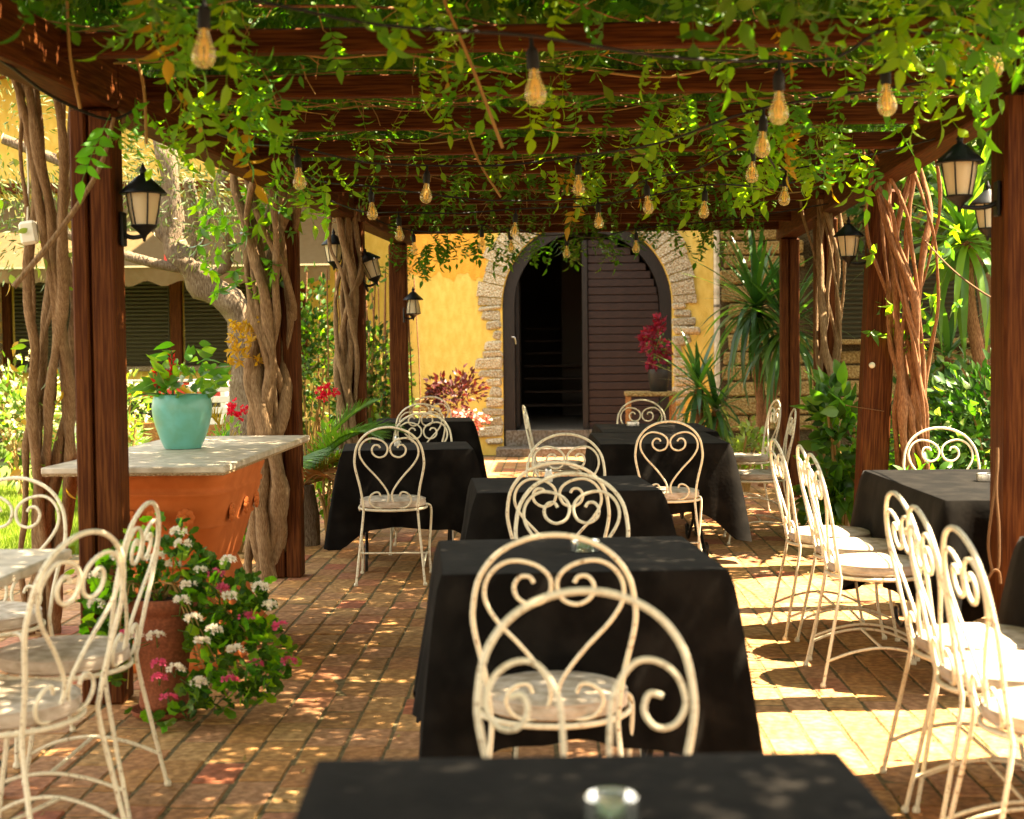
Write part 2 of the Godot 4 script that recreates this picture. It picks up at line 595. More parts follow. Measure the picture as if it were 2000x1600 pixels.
# ------------------------------------------------------------------
func _ready() -> void:
	rng.seed = 20240611
	# camera
	cam = Camera3D.new()
	cam.name = "camera"
	add_child(cam)
	cam.position = EYE
	cam.basis = Basis(Vector3.UP, deg_to_rad(1.67)) * Basis(Vector3.RIGHT, deg_to_rad(-2.5)) * Basis(Vector3.BACK, deg_to_rad(-0.6))
	var look := CameraAttributesPhysical.new()
	look.frustum_focal_length = 62.34
	look.frustum_focus_distance = 8.4
	look.frustum_near = 0.05
	look.frustum_far = 400.0
	look.exposure_aperture = 4.2
	cam.attributes = look
	cam.near = 0.05
	cam.far = 400.0
	cam.fov = rad_to_deg(2.0 * atan(800.0 / 2850.0))
	# sky, sun, exposure
	var env := Environment.new()
	env.background_mode = Environment.BG_SKY
	env.tonemap_mode = Environment.TONE_MAPPER_LINEAR
	env.tonemap_exposure = 9.2
	env.background_energy_multiplier = 0.48
	env.sdfgi_enabled = true
	env.ssao_enabled = true
	env.ssil_enabled = true
	var sky := Sky.new()
	var sm := ProceduralSkyMaterial.new()
	sm.sky_top_color = Color(0.84, 0.86, 0.87)
	sm.sky_horizon_color = Color(1.0, 0.93, 0.78)
	sm.sky_curve = 0.25
	sm.ground_horizon_color = Color(0.75, 0.66, 0.5)
	sm.ground_bottom_color = Color(0.35, 0.28, 0.18)
	sm.sun_angle_max = 8.0
	sky.sky_material = sm
	env.sky = sky
	var we := WorldEnvironment.new()
	we.name = "environment"
	we.environment = env
	add_child(we)
	var sun := DirectionalLight3D.new()
	sun.name = "sun"
	sun.light_energy = 1.6
	sun.light_color = Color(1.0, 0.925, 0.79)
	sun.light_angular_distance = 0.5
	sun.shadow_enabled = true
	add_child(sun)
	sun.look_at_from_position(Vector3.ZERO, Vector3(-0.28, -0.47, 0.02), Vector3.UP)

	make_materials()
	make_leaves()
	build_ground()
	build_house()
	build_left_house()
	build_right_wing()
	build_pergola()
	build_canopy()
	build_trunks()
	build_furniture()
	build_marble_tables()
	build_lanterns()
	build_string_lights()
	build_pots()
	build_garden()
	build_small_things()

# ------------------------------------------------------------------ ground
func build_ground() -> void:
	var g := MB.new()
	g.quad(Vector3(-90, -.07, 60), Vector3(90, -.07, 60), Vector3(90, -.07, -120), Vector3(-90, -.07, -120))
	structure("ground", g, mats["earth"])
	var bed := MB.new()
	bed.box(Vector3(-.8, -.0345, -4.55), Vector3(6.9, .06, 10.4))
	bed.box(Vector3(.05, -.0345, -14.055), Vector3(4.75, .06, 8.6))
	var floor_node := structure("terrace_floor", bed, mats["joint"])
	# tile meshes: slightly crowned, worn edges, a little crooked
	var shapes := []
	for k in 5:
		var b := MB.new()
		b.box(Vector3.ZERO, Vector3(.1375, .03, .2285), .005, Basis.IDENTITY, .0022, rng)
		shapes.append(b.mesh())
	var tones := [[.51, .268, .092], [.53, .296, .112], [.49, .230, .086], [.54, .316, .125], [.49, .212, .103], [.40, .205, .076], [.51, .265, .128], [.44, .146, .067], [.52, .258, .085], [.45, .235, .098]]
	var list := []
	var x := -4.18
	while x < 2.42:
		var z := .6 - rng.randf() * .24
		while z > -18.25:
			if z > -9.6 or (x > -2.25 and x < 2.36):
				var p := Vector3(x + rng.randf_range(-.0025, .0025), -.015 + rng.randf_range(-.003, .0015), z)
				var b := Basis(Vector3.UP, rng.randf_range(-.012, .012)) * Basis(Vector3.RIGHT, rng.randf_range(-.008, .008)) * Basis(Vector3.BACK, rng.randf_range(-.012, .012))
				var tone := rng.randi() % 10
				if tone == 7 and rng.randf() < .5:
					tone = 0
				var q := px(p)
				var seen := 0.0
				if q.z > 0 and q.x > -40 and q.x < 2040 and q.y < 1640 and q.y > 700:
					seen = 1.0 / q.z
					if q.x > 800 and q.x < 1460 and q.y > 1060 or q.x > 620 and q.x < 1690 and q.y > 1480 or q.x < 150 and q.y < 1250:
						seen = 0.0
				list.append([seen, list.size(), Transform3D(b, p), tone])
			z -= .239
		x += .1465
	list.sort_custom(func(a, b): return a[0] > b[0] or (a[0] == b[0] and a[1] < b[1]))
	var xfs := []
	var cols := []
	for k in list.size():
		var e = list[k]
		if k < 300:
			part("tile", shapes[e[1] % 5], mats["clay_%d" % e[3]], floor_node, e[2])
		else:
			xfs.append(e[2])
			var c = tones[e[3]]
			cols.append(Color(c[0], c[1], c[2]))
	many("paving", shapes[0], mats["clay_stuff"], xfs, cols, floor_node)
	# lawn
	var lawn := MB.new()
	lawn.box(Vector3(-8.3, -.045, -14.0), Vector3(12.0, .05, 8.5))
	mat("lawn_soil", lin(.10, .13, .02), 1.0)
	structure("lawn", lawn, mats["lawn_soil"])
	xfs = []
	cols = []
	for i in 11000:
		var p := Vector3(rng.randf_range(-6.6, -2.35), -.022, rng.randf_range(-14.6, -9.85))
		xfs.append(Transform3D(Basis(Vector3.UP, rng.randf() * TAU).scaled(Vector3.ONE * rng.randf_range(.8, 1.5)), p))
		var s := rng.randf_range(.75, 1.2)
		cols.append(Color(.21 * s, .27 * s, .012 * s))
	var g2 := many("grass", leaf_mesh["tuft"], mats["grass"], xfs, cols, self)
	tag(g2, "short sunlit green lawn grass beyond the terrace", "grass", "", "stuff")

# ------------------------------------------------------------------ yellow house with the arched door
const ARC := Vector3(.42, 1.89, -18.4)
const AR := 1.065
func arc_pt(r: float, a: float, z: float) -> Vector3:
	return Vector3(ARC.x + cos(a) * r, ARC.y + sin(a) * r, z)

func build_house() -> void:
	var h := thing("yellow_house", "yellow plastered house with a stone-edged arched doorway at the terrace end", "house", Vector3(0, 0, -18.4))
	var o := Vector3(0, 0, 18.4)
	var w := MB.new()
	var x0 := -1.85
	var x1 := 2.5
	var top := 7.6  # unseen upper storey, raised this high to throw shade on the awning
	var zf := 0.0
	var zb := -.4
	w.box(Vector3((x0 + ARC.x - AR) / 2, ARC.y / 2, -.2), Vector3(ARC.x - AR - x0, ARC.y, .4))
	w.box(Vector3((x1 + ARC.x + AR) / 2, ARC.y / 2, -.2), Vector3(x1 - ARC.x - AR, ARC.y, .4))
	var seg := 28
	for i in seg:
		var a0 := PI * i / seg
		var a1 := PI * (i + 1) / seg
		var p0 := arc_pt(AR, a0, 0.0)
		var p1 := arc_pt(AR, a1, 0.0)
		w.quad(p0, Vector3(p0.x, top, 0), Vector3(p1.x, top, 0), p1)
		w.quad(p0, p1, Vector3(p1.x, p1.y, zb), Vector3(p0.x, p0.y, zb))
	w.quad(Vector3(x0, ARC.y, 0), Vector3(ARC.x - AR, ARC.y, 0), Vector3(ARC.x - AR, top, 0), Vector3(x0, top, 0))
	w.quad(Vector3(ARC.x + AR, ARC.y, 0), Vector3(x1, ARC.y, 0), Vector3(x1, top, 0), Vector3(ARC.x + AR, top, 0))
	w.quad(Vector3(x0, ARC.y, 0), Vector3(x0, top, 0), Vector3(x0, top, zb), Vector3(x0, ARC.y, zb))
	w.quad(Vector3(x0, top, 0), Vector3(x1, top, 0), Vector3(x1, top, zb), Vector3(x0, top, zb))
	w.box(Vector3(x0 + .1, 3.8, -4.6), Vector3(.2, 7.6, 8.4))  # tall side and back walls out of view, added for that shade
	w.box(Vector3(x1 + 1.4, 3.8, -4.6), Vector3(.2, 7.6, 8.4))
	w.box(Vector3(.9, 3.8, -8.9), Vector3(5.7, 7.6, .2))
	w.box(Vector3(3.2, 5.9, -.2), Vector3(1.4, 3.4, .4))
	part("wall", w, mats["yellow_plaster"], h)
	var rf := MB.new()
	rf.box(Vector3(.9, 7.7, -4.4), Vector3(6.6, .2, 9.8), .03)  # overhanging roof added out of view, also to shade the awning
	part("roof", rf, mats["old_terracotta"], h)
	# older, deeper coat of colour left on the upper wall
	var pt := MB.new()
	var px0 := -1.84
	for i in 22:
		var xa := px0 + i * .045
		var xb := xa + .045
		var ya := 2.26 + .05 * sin(i * .9) + .03 * sin(i * 2.3)
		var yb := 2.26 + .05 * sin((i + 1) * .9) + .03 * sin((i + 1) * 2.3)
		pt.quad(Vector3(xa, ya, .004), Vector3(xb, yb, .004), Vector3(xb, 7.59, .004), Vector3(xa, 7.59, .004))
	part("plaster_patch", pt, mats["yellow_deep"], h)
	# quoin stones down both sides and a ring of wedge stones
	for s in [-1, 1]:
		var y := .13
		var k := 0
		while y < ARC.y - .02:
			var hh := minf(rng.randf_range(.085, .15), ARC.y - y)
			var wave := .22 + .085 * sin(y * 8.4 + s) + rng.randf_range(-.04, .05)
			var b := MB.new()
			b.box(Vector3(s * wave / 2, 0, 0), Vector3(wave, hh - .012, .09), .02, Basis(Vector3.BACK, rng.randf_range(-.06, .06)), .02, rng)
			part("stone", b, mats["stone_%d" % (rng.randi() % 4)], h, Transform3D(Basis.IDENTITY, Vector3(ARC.x + s * (AR + .012), y + hh / 2, -.008)))
			y += hh
			k += 1
	var a := 0.0
	while a < PI - .02:
		var da := minf(rng.randf_range(.08, .15), PI - a)
		var r1 := AR + .36 + rng.randf_range(-.035, .035)
		if a < .4 or a > PI - .5:
			r1 -= .06
		var b := MB.new()
		var c := arc_pt((AR + r1) / 2, a + da / 2, .02)
		var f := []
		for zz in [-.03, .036]:
			for q in [[AR + .012, a + .006], [r1, a + .004], [r1, a + da - .005], [AR + .012, a + da - .007]]:
				f.append(arc_pt(q[0], q[1], zz + (rng.randf_range(-.012, .012) if zz > 0 else 0.0)) - c)
		b.out_quad(f[4], f[5], f[6], f[7], Vector3.ZERO)
		for i in 4:
			b.out_quad(f[i], f[(i + 1) % 4], f[4 + (i + 1) % 4], f[4 + i], Vector3.ZERO)
		part("stone", b, mats["stone_%d" % (rng.randi() % 4)], h, Transform3D(Basis.IDENTITY, c))
		a += da
	# frame: a dark wooden arch inside the stones
	var fr := MB.new()
	var rows := []
	var prof := [Vector2(AR - .004, -.05), Vector2(AR - .004, .0), Vector2(AR - .15, .0), Vector2(AR - .15, -.14), Vector2(AR - .004, -.14)]
	for pp in prof:
		var row := PackedVector3Array()
		row.append(Vector3(ARC.x + pp.x, .3, pp.y - .03))
		for i in 25:
			row.append(arc_pt(pp.x, PI * i / 24.0, pp.y - .03))
		row.append(Vector3(ARC.x - pp.x, .3, pp.y - .03))
		rows.append(row)
	for i in rows.size() - 1:
		for j in 26:
			fr.quad(rows[i][j], rows[i][j + 1], rows[i + 1][j + 1], rows[i + 1][j])
	var frame := part("door_frame", fr, mats["door_frame"], h)
	var hd := MB.new()
	hd.tube(curve([Vector3(-.525, 1.49, .0), Vector3(-.525, 1.49, .05), Vector3(-.49, 1.48, .06), Vector3(-.475, 1.40, .05)]), .009, 6)
	part("handle", hd, mats["steel"], frame)
	# closed right leaf of horizontal planks
	var leaf := MB.new()
	leaf.box(Vector3(.395, 1.5, -.11), Vector3(.07, 2.4, .07), .006)
	var door := part("door_leaf", leaf, mats["door_frame"], h)
	tag(door, "closed right-hand leaf of dark horizontal planks", "")
	var y := .31
	while y < ARC.y + AR - .17:
		var ph := .1
		var r := AR - .155
		var yy := maxf(y + ph - ARC.y, 0.0)
		var half := sqrt(maxf(r * r - yy * yy, 0.0))
		var wd := half - .015
		if wd > .06:
			var b := MB.new()
			b.box(Vector3.ZERO, Vector3(wd, ph - .008, .035), .006, Basis.IDENTITY, .002, rng)
			part("plank", b, mats["door_wood"], door, Transform3D(Basis.IDENTITY, Vector3(.435 + wd / 2, y + ph / 2, -.125 + rng.randf_range(-.004, .004))))
		y += ph
	# open left leaf, swung inwards
	var ol := MB.new()
	ol.box(Vector3(-.465, 1.28, -.66), Vector3(.055, 1.9, .95), .006)
	tag(part("door_leaf", ol, mats["door_frame"], h), "open left-hand leaf swung into the dark hall", "")
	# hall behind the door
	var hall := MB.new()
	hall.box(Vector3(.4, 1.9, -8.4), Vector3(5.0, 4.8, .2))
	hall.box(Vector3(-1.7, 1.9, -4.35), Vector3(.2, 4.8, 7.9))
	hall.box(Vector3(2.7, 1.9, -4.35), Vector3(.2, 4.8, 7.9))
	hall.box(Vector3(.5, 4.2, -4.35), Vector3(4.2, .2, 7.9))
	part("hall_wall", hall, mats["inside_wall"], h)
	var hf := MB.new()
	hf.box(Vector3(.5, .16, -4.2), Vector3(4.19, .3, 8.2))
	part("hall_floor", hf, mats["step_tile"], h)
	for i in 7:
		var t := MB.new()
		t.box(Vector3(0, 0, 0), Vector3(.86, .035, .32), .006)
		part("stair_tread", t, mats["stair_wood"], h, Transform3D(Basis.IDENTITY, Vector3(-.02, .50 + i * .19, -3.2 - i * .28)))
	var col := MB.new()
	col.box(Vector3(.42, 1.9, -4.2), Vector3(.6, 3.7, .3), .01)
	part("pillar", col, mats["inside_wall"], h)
	# tiled threshold and step
	for i in 4:
		var t := MB.new()
		t.box(Vector3.ZERO, Vector3(.52, .2, .03), .004)
		part("step_riser", t, mats["step_tile"], h, Transform3D(Basis.IDENTITY, Vector3(-.36 + i * .525, .21, -.02)))
	var st := MB.new()
	st.box(Vector3(.42, .055, .17), Vector3(2.3, .11, .4), .01)
	part("step", st, mats["step_tile"], h)
	# small brick stair beside the far left corner
	var bs := thing("garden_steps", "short flight of pale brick steps against the yellow house corner", "steps", Vector3(-1.72, 0, -17.2))
	for i in 5:
		var b := MB.new()
		b.box(Vector3.ZERO, Vector3(.5, .15, .9 - i * .16), .012, Basis.IDENTITY, .006, rng)
		part("step", b, mats["ochre_stone_%d" % (i % 4)], bs, Transform3D(Basis.IDENTITY, Vector3(0, .075 + i * .152, -.08 * i)))
	# red-brown pilaster at the corner
	var rp := MB.new()
	rp.box(Vector3(0, 1.75, 0), Vector3(.12, 3.5, .1), .01)
	var pil := part("clay_pilaster", rp, mats["old_terracotta"], self, Transform3D(Basis.IDENTITY, Vector3(-1.93, 0, -18.3)))
	tag(pil, "narrow red clay strip up the left corner of the yellow house", "pilaster")

func shutter(h: Node3D, xa: float, xb: float, ya: float, yb: float, z: float) -> void:
	var back := MB.new()
	back.box(Vector3((xa + xb) / 2, (ya + yb) / 2, z - .03), Vector3(xb - xa, yb - ya, .04))
	var s := part("shutter", back, mats["shutter"], h)
	var sl := MB.new()
	var y := ya + .03
	var tilt := Basis(Vector3.RIGHT, .6)
	while y < yb:
		sl.box(Vector3((xa + xb) / 2, y, z + .01), Vector3(xb - xa - .03, .012, .055), 0.0, tilt)
		y += .055
	var sp := part("slat_rows", sl, mats["shutter"], s)
	sp.set_meta("kind", "stuff")

func build_left_house() -> void:
	var h := thing("shuttered_house", "yellow house with dark roller shutters under a beige awning beyond the lawn", "house", Vector3(0, 0, -20.5))
	var w := MB.new()
	w.box(Vector3(-8.0, 2.6, -.2), Vector3(12.2, 5.2, .4))
	part("wall", w, mats["yellow_plaster"], h)
	var roof := MB.new()
	roof.box(Vector3(-8.0, 5.3, .2), Vector3(12.6, .2, 1.6), .02)
	part("roof", roof, mats["old_terracotta"], h)
	shutter(h, -7.62, -5.42, 1.15, 2.6, .05)
	shutter(h, -5.2, -3.6, 1.15, 2.6, .05)
	for a in [[-5.31, .16], [-7.72, .12], [-3.52, .12]]:
		var b := MB.new()
		b.box(Vector3(a[0], 1.85, .06), Vector3(a[1], 1.5, .1), .01)
		part("window_post", b, mats["wood_post"], h)
	var sill := MB.new()
	sill.box(Vector3(-5.6, 1.11, .1), Vector3(4.5, .07, .24), .012)
	part("window_sill", sill, mats["mortar"], h)
	var fas := MB.new()
	fas.box(Vector3(-7.0, 3.66, .1), Vector3(8.6, .14, .14), .01)
	part("fascia", fas, mats["wood_rafter"], h)
	# stacked stone pillar at the far left of the shutters
	var pil := thing("stone_pillar", "stacked rough stone pillar left of the dark shutters", "pillar", Vector3(-7.95, 0, -20.1))
	var y := 0.0
	while y < 2.5:
		var b := MB.new()
		var hh := rng.randf_range(.12, .2)
		b.box(Vector3.ZERO, Vector3(.42 + rng.randf_range(-.03, .03), hh - .015, .35), .02, Basis.IDENTITY, .012, rng)
		part("stone", b, mats["stone_%d" % (rng.randi() % 4)], pil, Transform3D(Basis.IDENTITY, Vector3(0, y + hh / 2, 0)))
		y += hh
	# awning
	var aw := thing("awning", "beige fabric awning with a scalloped valance over the dark shutters", "awning", Vector3(-5.8, 0, -20.3))
	var top := MB.new()
	var rows := []
	for i in 9:
		var u := i / 8.0
		var row := PackedVector3Array()
		for j in 33:
			var x := -3.0 + 6.0 * j / 32.0
			row.append(Vector3(x, lerpf(3.5, 2.42, u) - .05 * sin(u * PI) + .012 * sin(j * .8 + i), u * 2.0))
		rows.append(row)
	top.grid(rows)
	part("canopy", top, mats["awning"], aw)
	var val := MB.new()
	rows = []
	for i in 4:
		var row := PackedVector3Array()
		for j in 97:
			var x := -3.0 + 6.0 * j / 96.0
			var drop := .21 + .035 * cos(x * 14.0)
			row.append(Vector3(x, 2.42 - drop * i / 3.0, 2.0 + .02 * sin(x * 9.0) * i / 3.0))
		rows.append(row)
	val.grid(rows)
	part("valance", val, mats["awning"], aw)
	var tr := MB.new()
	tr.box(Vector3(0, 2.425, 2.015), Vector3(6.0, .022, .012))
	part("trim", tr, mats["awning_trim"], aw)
	var rs := MB.new()
	rs.box(Vector3(.93, 2.5, 1.95), Vector3(.07, .62, .06), .01, Basis(Vector3.BACK, -.06))
	part("strut", rs, mats["red_paint"], aw)

func build_right_wing() -> void:
	var h := thing("stone_wing", "shaded ochre stone wing of the house with dark shutters behind the yuccas", "house", Vector3(0, 0, -17.0))
	var w := MB.new()
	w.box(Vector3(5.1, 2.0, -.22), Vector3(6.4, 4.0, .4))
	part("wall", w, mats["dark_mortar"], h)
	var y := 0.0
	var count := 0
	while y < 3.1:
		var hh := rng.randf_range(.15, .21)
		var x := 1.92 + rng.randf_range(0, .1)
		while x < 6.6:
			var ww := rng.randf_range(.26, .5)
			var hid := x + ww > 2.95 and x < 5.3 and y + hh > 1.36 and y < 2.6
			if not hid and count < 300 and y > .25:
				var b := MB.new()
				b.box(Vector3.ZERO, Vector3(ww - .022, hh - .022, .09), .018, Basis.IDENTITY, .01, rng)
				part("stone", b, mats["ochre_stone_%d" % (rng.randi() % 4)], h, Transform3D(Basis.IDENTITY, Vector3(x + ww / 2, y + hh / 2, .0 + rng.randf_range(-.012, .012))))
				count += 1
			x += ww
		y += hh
	shutter(h, 3.0, 5.25, 1.42, 2.55, .08)
	var sill := MB.new()
	sill.box(Vector3(4.1, 1.385, .1), Vector3(2.5, .06, .2), .012)
	part("window_sill", sill, mats["ochre_stone_2"], h)
	var rf := MB.new()
	rf.box(Vector3(5.1, 4.1, .2), Vector3(6.6, .2, 1.4), .02)
	part("roof", rf, mats["old_terracotta"], h)
	var dp := thing("drain_pipe", "pale drain pipe where yellow plaster meets the stone wing", "pipe", Vector3(1.88, 0, -16.9))
	var b := MB.new()
	b.tube(PackedVector3Array([Vector3(0, .0, 0), Vector3(0, 2.0, 0), Vector3(0, 4.0, 0)]), .035, 10)
	part("pipe", b, mats["marble"], dp)
	for yy in [.6, 1.8, 3.0]:
		var c := MB.new()
		c.tube(PackedVector3Array([Vector3(0, yy, 0), Vector3(0, yy + .03, 0)]), .041, 10)
		part("clamp", c, mats["step_tile"], dp)

# ------------------------------------------------------------------ pergola
const POSTS := [
	[-2.02, -1.2, 0], [-1.768, -5.66, 1], [-1.61, -8.75, 1], [-1.47, -10.75, 2], [-1.40, -13.2, 3],
	[1.72, -1.6, 0], [1.79, -5.62, 4], [1.955, -9.0, 5], [2.03, -11.0, 2], [2.10, -13.1, 2]]
func beam_x(left: bool, z: float) -> float:
	return lerpf(-1.99, -1.37, clampf((-z - 1.0) / 12.2, -.3, 1.05)) if left else lerpf(1.70, 2.10, clampf((-z - 1.6) / 11.5, -.3, 1.05))

func build_pergola() -> void:
	var pg := thing("pergola", "dark red-brown timber pergola with heavy posts and cross rafters over the terrace", "pergola")
	for p in POSTS:
		var w: float = [.2, .165, .16, .16, .21, .175][p[2]]
		var hgt := 2.31
		var lean := Basis.IDENTITY
		if p[2] == 5:
			lean = Basis(Vector3.BACK, -.045)
		var m: Material = mats["wood_post"]
		var node := MB.new()
		node.box(Vector3(0, hgt / 2, -w * .05), Vector3(w * .97, hgt, w * .72), .008)
		var post := part("post", node, m, pg, Transform3D(lean, Vector3(p[0] - (.04 if p[2] == 5 else 0.0), 0, p[1])))
		if p[2] in [1, 2]:
			var f := .42
			for k in 2:
				var pb := MB.new()
				var ww := w * (f if k == 0 else 1.0 - f) - .006
				pb.box(Vector3((-w / 2 + ww / 2) if k == 0 else (w / 2 - ww / 2), hgt / 2 - .004, w * .41), Vector3(ww, hgt - .01, w * .2), .008)
				part("plank", pb, m, post)
		else:
			var pb := MB.new()
			pb.box(Vector3(0, hgt / 2 - .004, w * .40), Vector3(w, hgt - .01, w * .22), .012)
			part("plank", pb, m, post)
	for left in [true, false]:
		var zs := [.8, -5.66, -8.8, -13.45] if left else [.8, -5.62, -9.0, -13.45]
		for i in 3:
			var a := Vector3(beam_x(left, zs[i]), 2.41, zs[i])
			var b := Vector3(beam_x(left, zs[i + 1]), 2.41, zs[i + 1])
			var d := b - a
			var mb := MB.new()
			mb.box(Vector3(0, 0, -d.length() / 2), Vector3(.15, .195, d.length() - .006), .009)
			part("beam", mb, mats["wood_beam"], pg, Transform3D(Basis.looking_at(d, Vector3.UP), a))
	var zr := .35
	var i := 0
	while zr > -13.4:
		var xa := beam_x(true, zr) - .22
		var xb := beam_x(false, zr) + .22
		var mb := MB.new()
		var hh := .084 + .005 * (i % 3)
		mb.box(Vector3.ZERO, Vector3(xb - xa, hh, .07), .007)
		part("rafter", mb, mats["wood_rafter"], pg, Transform3D(Basis(Vector3.UP, .006 * (i % 3 - 1)), Vector3((xa + xb) / 2, 2.405 + hh / 2, zr)))
		zr -= .91
		i += 1
	# lean-to shelf of thin wires that carry the vine
	var wires := MB.new()
	for k in 22:
		var zz := .2 - k * .62
		wires.tube(PackedVector3Array([Vector3(-2.1, 2.525, zz), Vector3(0, 2.515, zz), Vector3(2.2, 2.525, zz)]), .0018, 3, false)
	var wr := part("wire", wires, mats["iron"], pg)
	wr.set_meta("kind", "stuff")

# ------------------------------------------------------------------ vine roof
func build_canopy() -> void:
	var v := thing("vine_canopy", "thick roof of green climbing vine leaves trailing from the pergola rafters", "vine", Vector3(0, 2.55, -6))
	var o := Vector3(0, -2.55, 6)
	var cols := [Color(.085, .19, .010), Color(.13, .24, .012), Color(.055, .14, .012), Color(.10, .21, .010), Color(.17, .25, .014), Color(.075, .17, .012), Color(.15, .23, .012)]
	# upper mass
	var kinds := ["pinnate_0", "pinnate_1", "pinnate_2", "pinnate_3"]
	var buckets := {}
	for k in kinds:
		buckets[k] = [[], []]
	var holes := FastNoiseLite.new()
	holes.seed = 4
	holes.frequency = 1.1
	for i in 13000:
		var z := rng.randf_range(2.2, -13.75)
		var xl := beam_x(true, z) - .35
		var xr := beam_x(false, z) + .08
		var x := rng.randf_range(xl, xr)
		var y := 2.60 + rng.randf() * .22
		if holes.get_noise_2d(x, z) > .5 and rng.randf() < .4:
			continue
		var dir := Vector3(rng.randf_range(-1, 1), rng.randf_range(-.15, .3), rng.randf_range(-1, 1))
		var k: String = kinds[i % 4]
		buckets[k][0].append(leaf_at(Vector3(x, y, z) + o, dir, rng.randf_range(.75, 1.25)))
		buckets[k][1].append(cols[rng.randi() % cols.size()])
	for i in 7200:      # the sunny upper side
		var z := rng.randf_range(2.2, -13.75)
		var x := rng.randf_range(beam_x(true, z) - .35, beam_x(false, z) + .05)
		var k: String = kinds[i % 4]
		buckets[k][0].append(leaf_at(Vector3(x, 2.82 + rng.randf() * .2, z) + o, Vector3(rng.randf_range(-1, 1), rng.randf_range(-.12, .25), rng.randf_range(-1, 1)), rng.randf_range(1.5, 2.1)))
		buckets[k][1].append(cols[rng.randi() % cols.size()])
	for k in kinds:
		merged("foliage", leaf_mesh["roof_" + k.right(1)], mats["vine_stuff"], buckets[k][0], buckets[k][1], v)
	# trailing leaves and runners below the rafters
	var xfs := []
	var tw := MB.new()
	for i in 640:
		var z := rng.randf_range(-3.1, -13.6)
		var x := rng.randf_range(beam_x(true, z) + .28, beam_x(false, z) - .3)
		var drop := rng.randf_range(.03, .14) * (1.5 if rng.randf() < .12 else 1.0)
		if z > -4.6:
			drop *= .6
		var p := Vector3(x, 2.53, z)
		var q := p + Vector3(rng.randf_range(-.1, .1), -drop, rng.randf_range(-.1, .1))
		if rng.randf() < .75:
			tw.tube(PackedVector3Array([p + o, (p + q) / 2 + rv(.02) + o, q + o]), rng.randf_range(.0012, .0028), 4, false)
		var nl := (1 if rng.randf() < .6 else 0) + (1 if z < -7.5 and rng.randf() < .35 else 0)
		for k in nl:
			var t := rng.randf()
			xfs.append(leaf_at(p.lerp(q, t) + o, Vector3(rng.randf_range(-.7, .7), -1.0, rng.randf_range(-.7, .7)), rng.randf_range(.42, .8)))
	# denser garlands along the front top and at the left corner over the near post
	for g in [[-1.10, -5.15, 2.42, 20, .17, .2], [-1.40, -5.38, 2.30, 12, .16, .12], [-1.05, -4.0, 2.44, 16, .22, .1], [-.55, -4.1, 2.5, 8, .2, .08], [.62, -4.0, 2.48, 20, .25, .1], [1.15, -4.3, 2.46, 22, .2, .14], [1.42, -5.0, 2.46, 18, .14, .18], [-.2, -5.4, 2.47, 10, .3, .08], [.75, -6.2, 2.44, 26, .4, .12], [1.30, -7.0, 2.42, 26, .25, .16], [-1.30, -7.4, 2.36, 14, .16, .16], [.6, -8.4, 2.43, 22, .6, .1], [-.6, -13.2, 2.40, 34, .7, .12], [.9, -13.3, 2.40, 24, .8, .1], [-1.3, -13.1, 2.34, 20, .2, .22]]:
		for k in g[3]:
			var p := Vector3(g[0] + rng.randf_range(-1, 1) * g[4], g[2] - rng.randf() * g[5], g[1] + rng.randf_range(-.4, .4))
			xfs.append(leaf_at(p + o, Vector3(rng.randf_range(-.8, .8), -1.0, rng.randf_range(-.8, .8)), rng.randf_range(.6, 1.05)))
	leaves(v, "leaf", kinds, ["vine_leaf_0", "vine_leaf_1", "vine_leaf_0", "vine_leaf_2", "vine_leaf_1", "vine_leaf_0", "vine_leaf_2", "vine_leaf_0", "vine_leaf_1", "vine_leaf_1", "vine_leaf_0", "vine_leaf_2", "vine_leaf_1", "vine_leaf_0", "vine_leaf_1", "vine_leaf_0", "vine_leaf_1", "vine_leaf_2", "vine_leaf_3"], xfs, cols, 300, "vine_stuff")
	var ts := part("twigs", tw, mats["twig"], v)
	ts.set_meta("kind", "stuff")
	# long runners woven across the rafters
	for i in 110:
		var z := rng.randf_range(-2.5, -13.2)
		var x := rng.randf_range(-1.6, 1.2)
		var pts := []
		var dx := rng.randf_range(.25, .5) * (1 if rng.randf() < .6 else -1)
		var dz := rng.randf_range(-.35, .35)
		for k in 6:
			pts.append(Vector3(clampf(x, -1.9, 1.95), 2.50 + rng.randf_range(-.06, .08), z) + o)
			x += dx + rng.randf_range(-.1, .1)
			z += dz + rng.randf_range(-.12, .12)
		var b := MB.new()
		b.tube(curve(pts, 4), rng.randf_range(.002, .006), 5, false)
		part("runner", b, mats["bark_warm" if i % 3 == 0 else "twig"], v)
	# a few bare stems that hang or slant
	for a in [[Vector3(-.35, 2.5, -4.6), Vector3(-.16, 2.02, -4.75)], [Vector3(-1.62, 2.55, -4.9), Vector3(-1.6, 2.2, -4.95)], [Vector3(-.42, 2.45, -7.0), Vector3(-.25, 2.1, -7.1)], [Vector3(-1.5, 2.5, -5.2), Vector3(-1.46, 2.12, -5.25)]]:
		var b := MB.new()
		b.tube(curve([a[0] + o, (a[0] + a[1]) / 2 + rv(.03) + o, a[1] + o], 4), .006, 5)
		part("hanging_stem", b, mats["twig"], v)

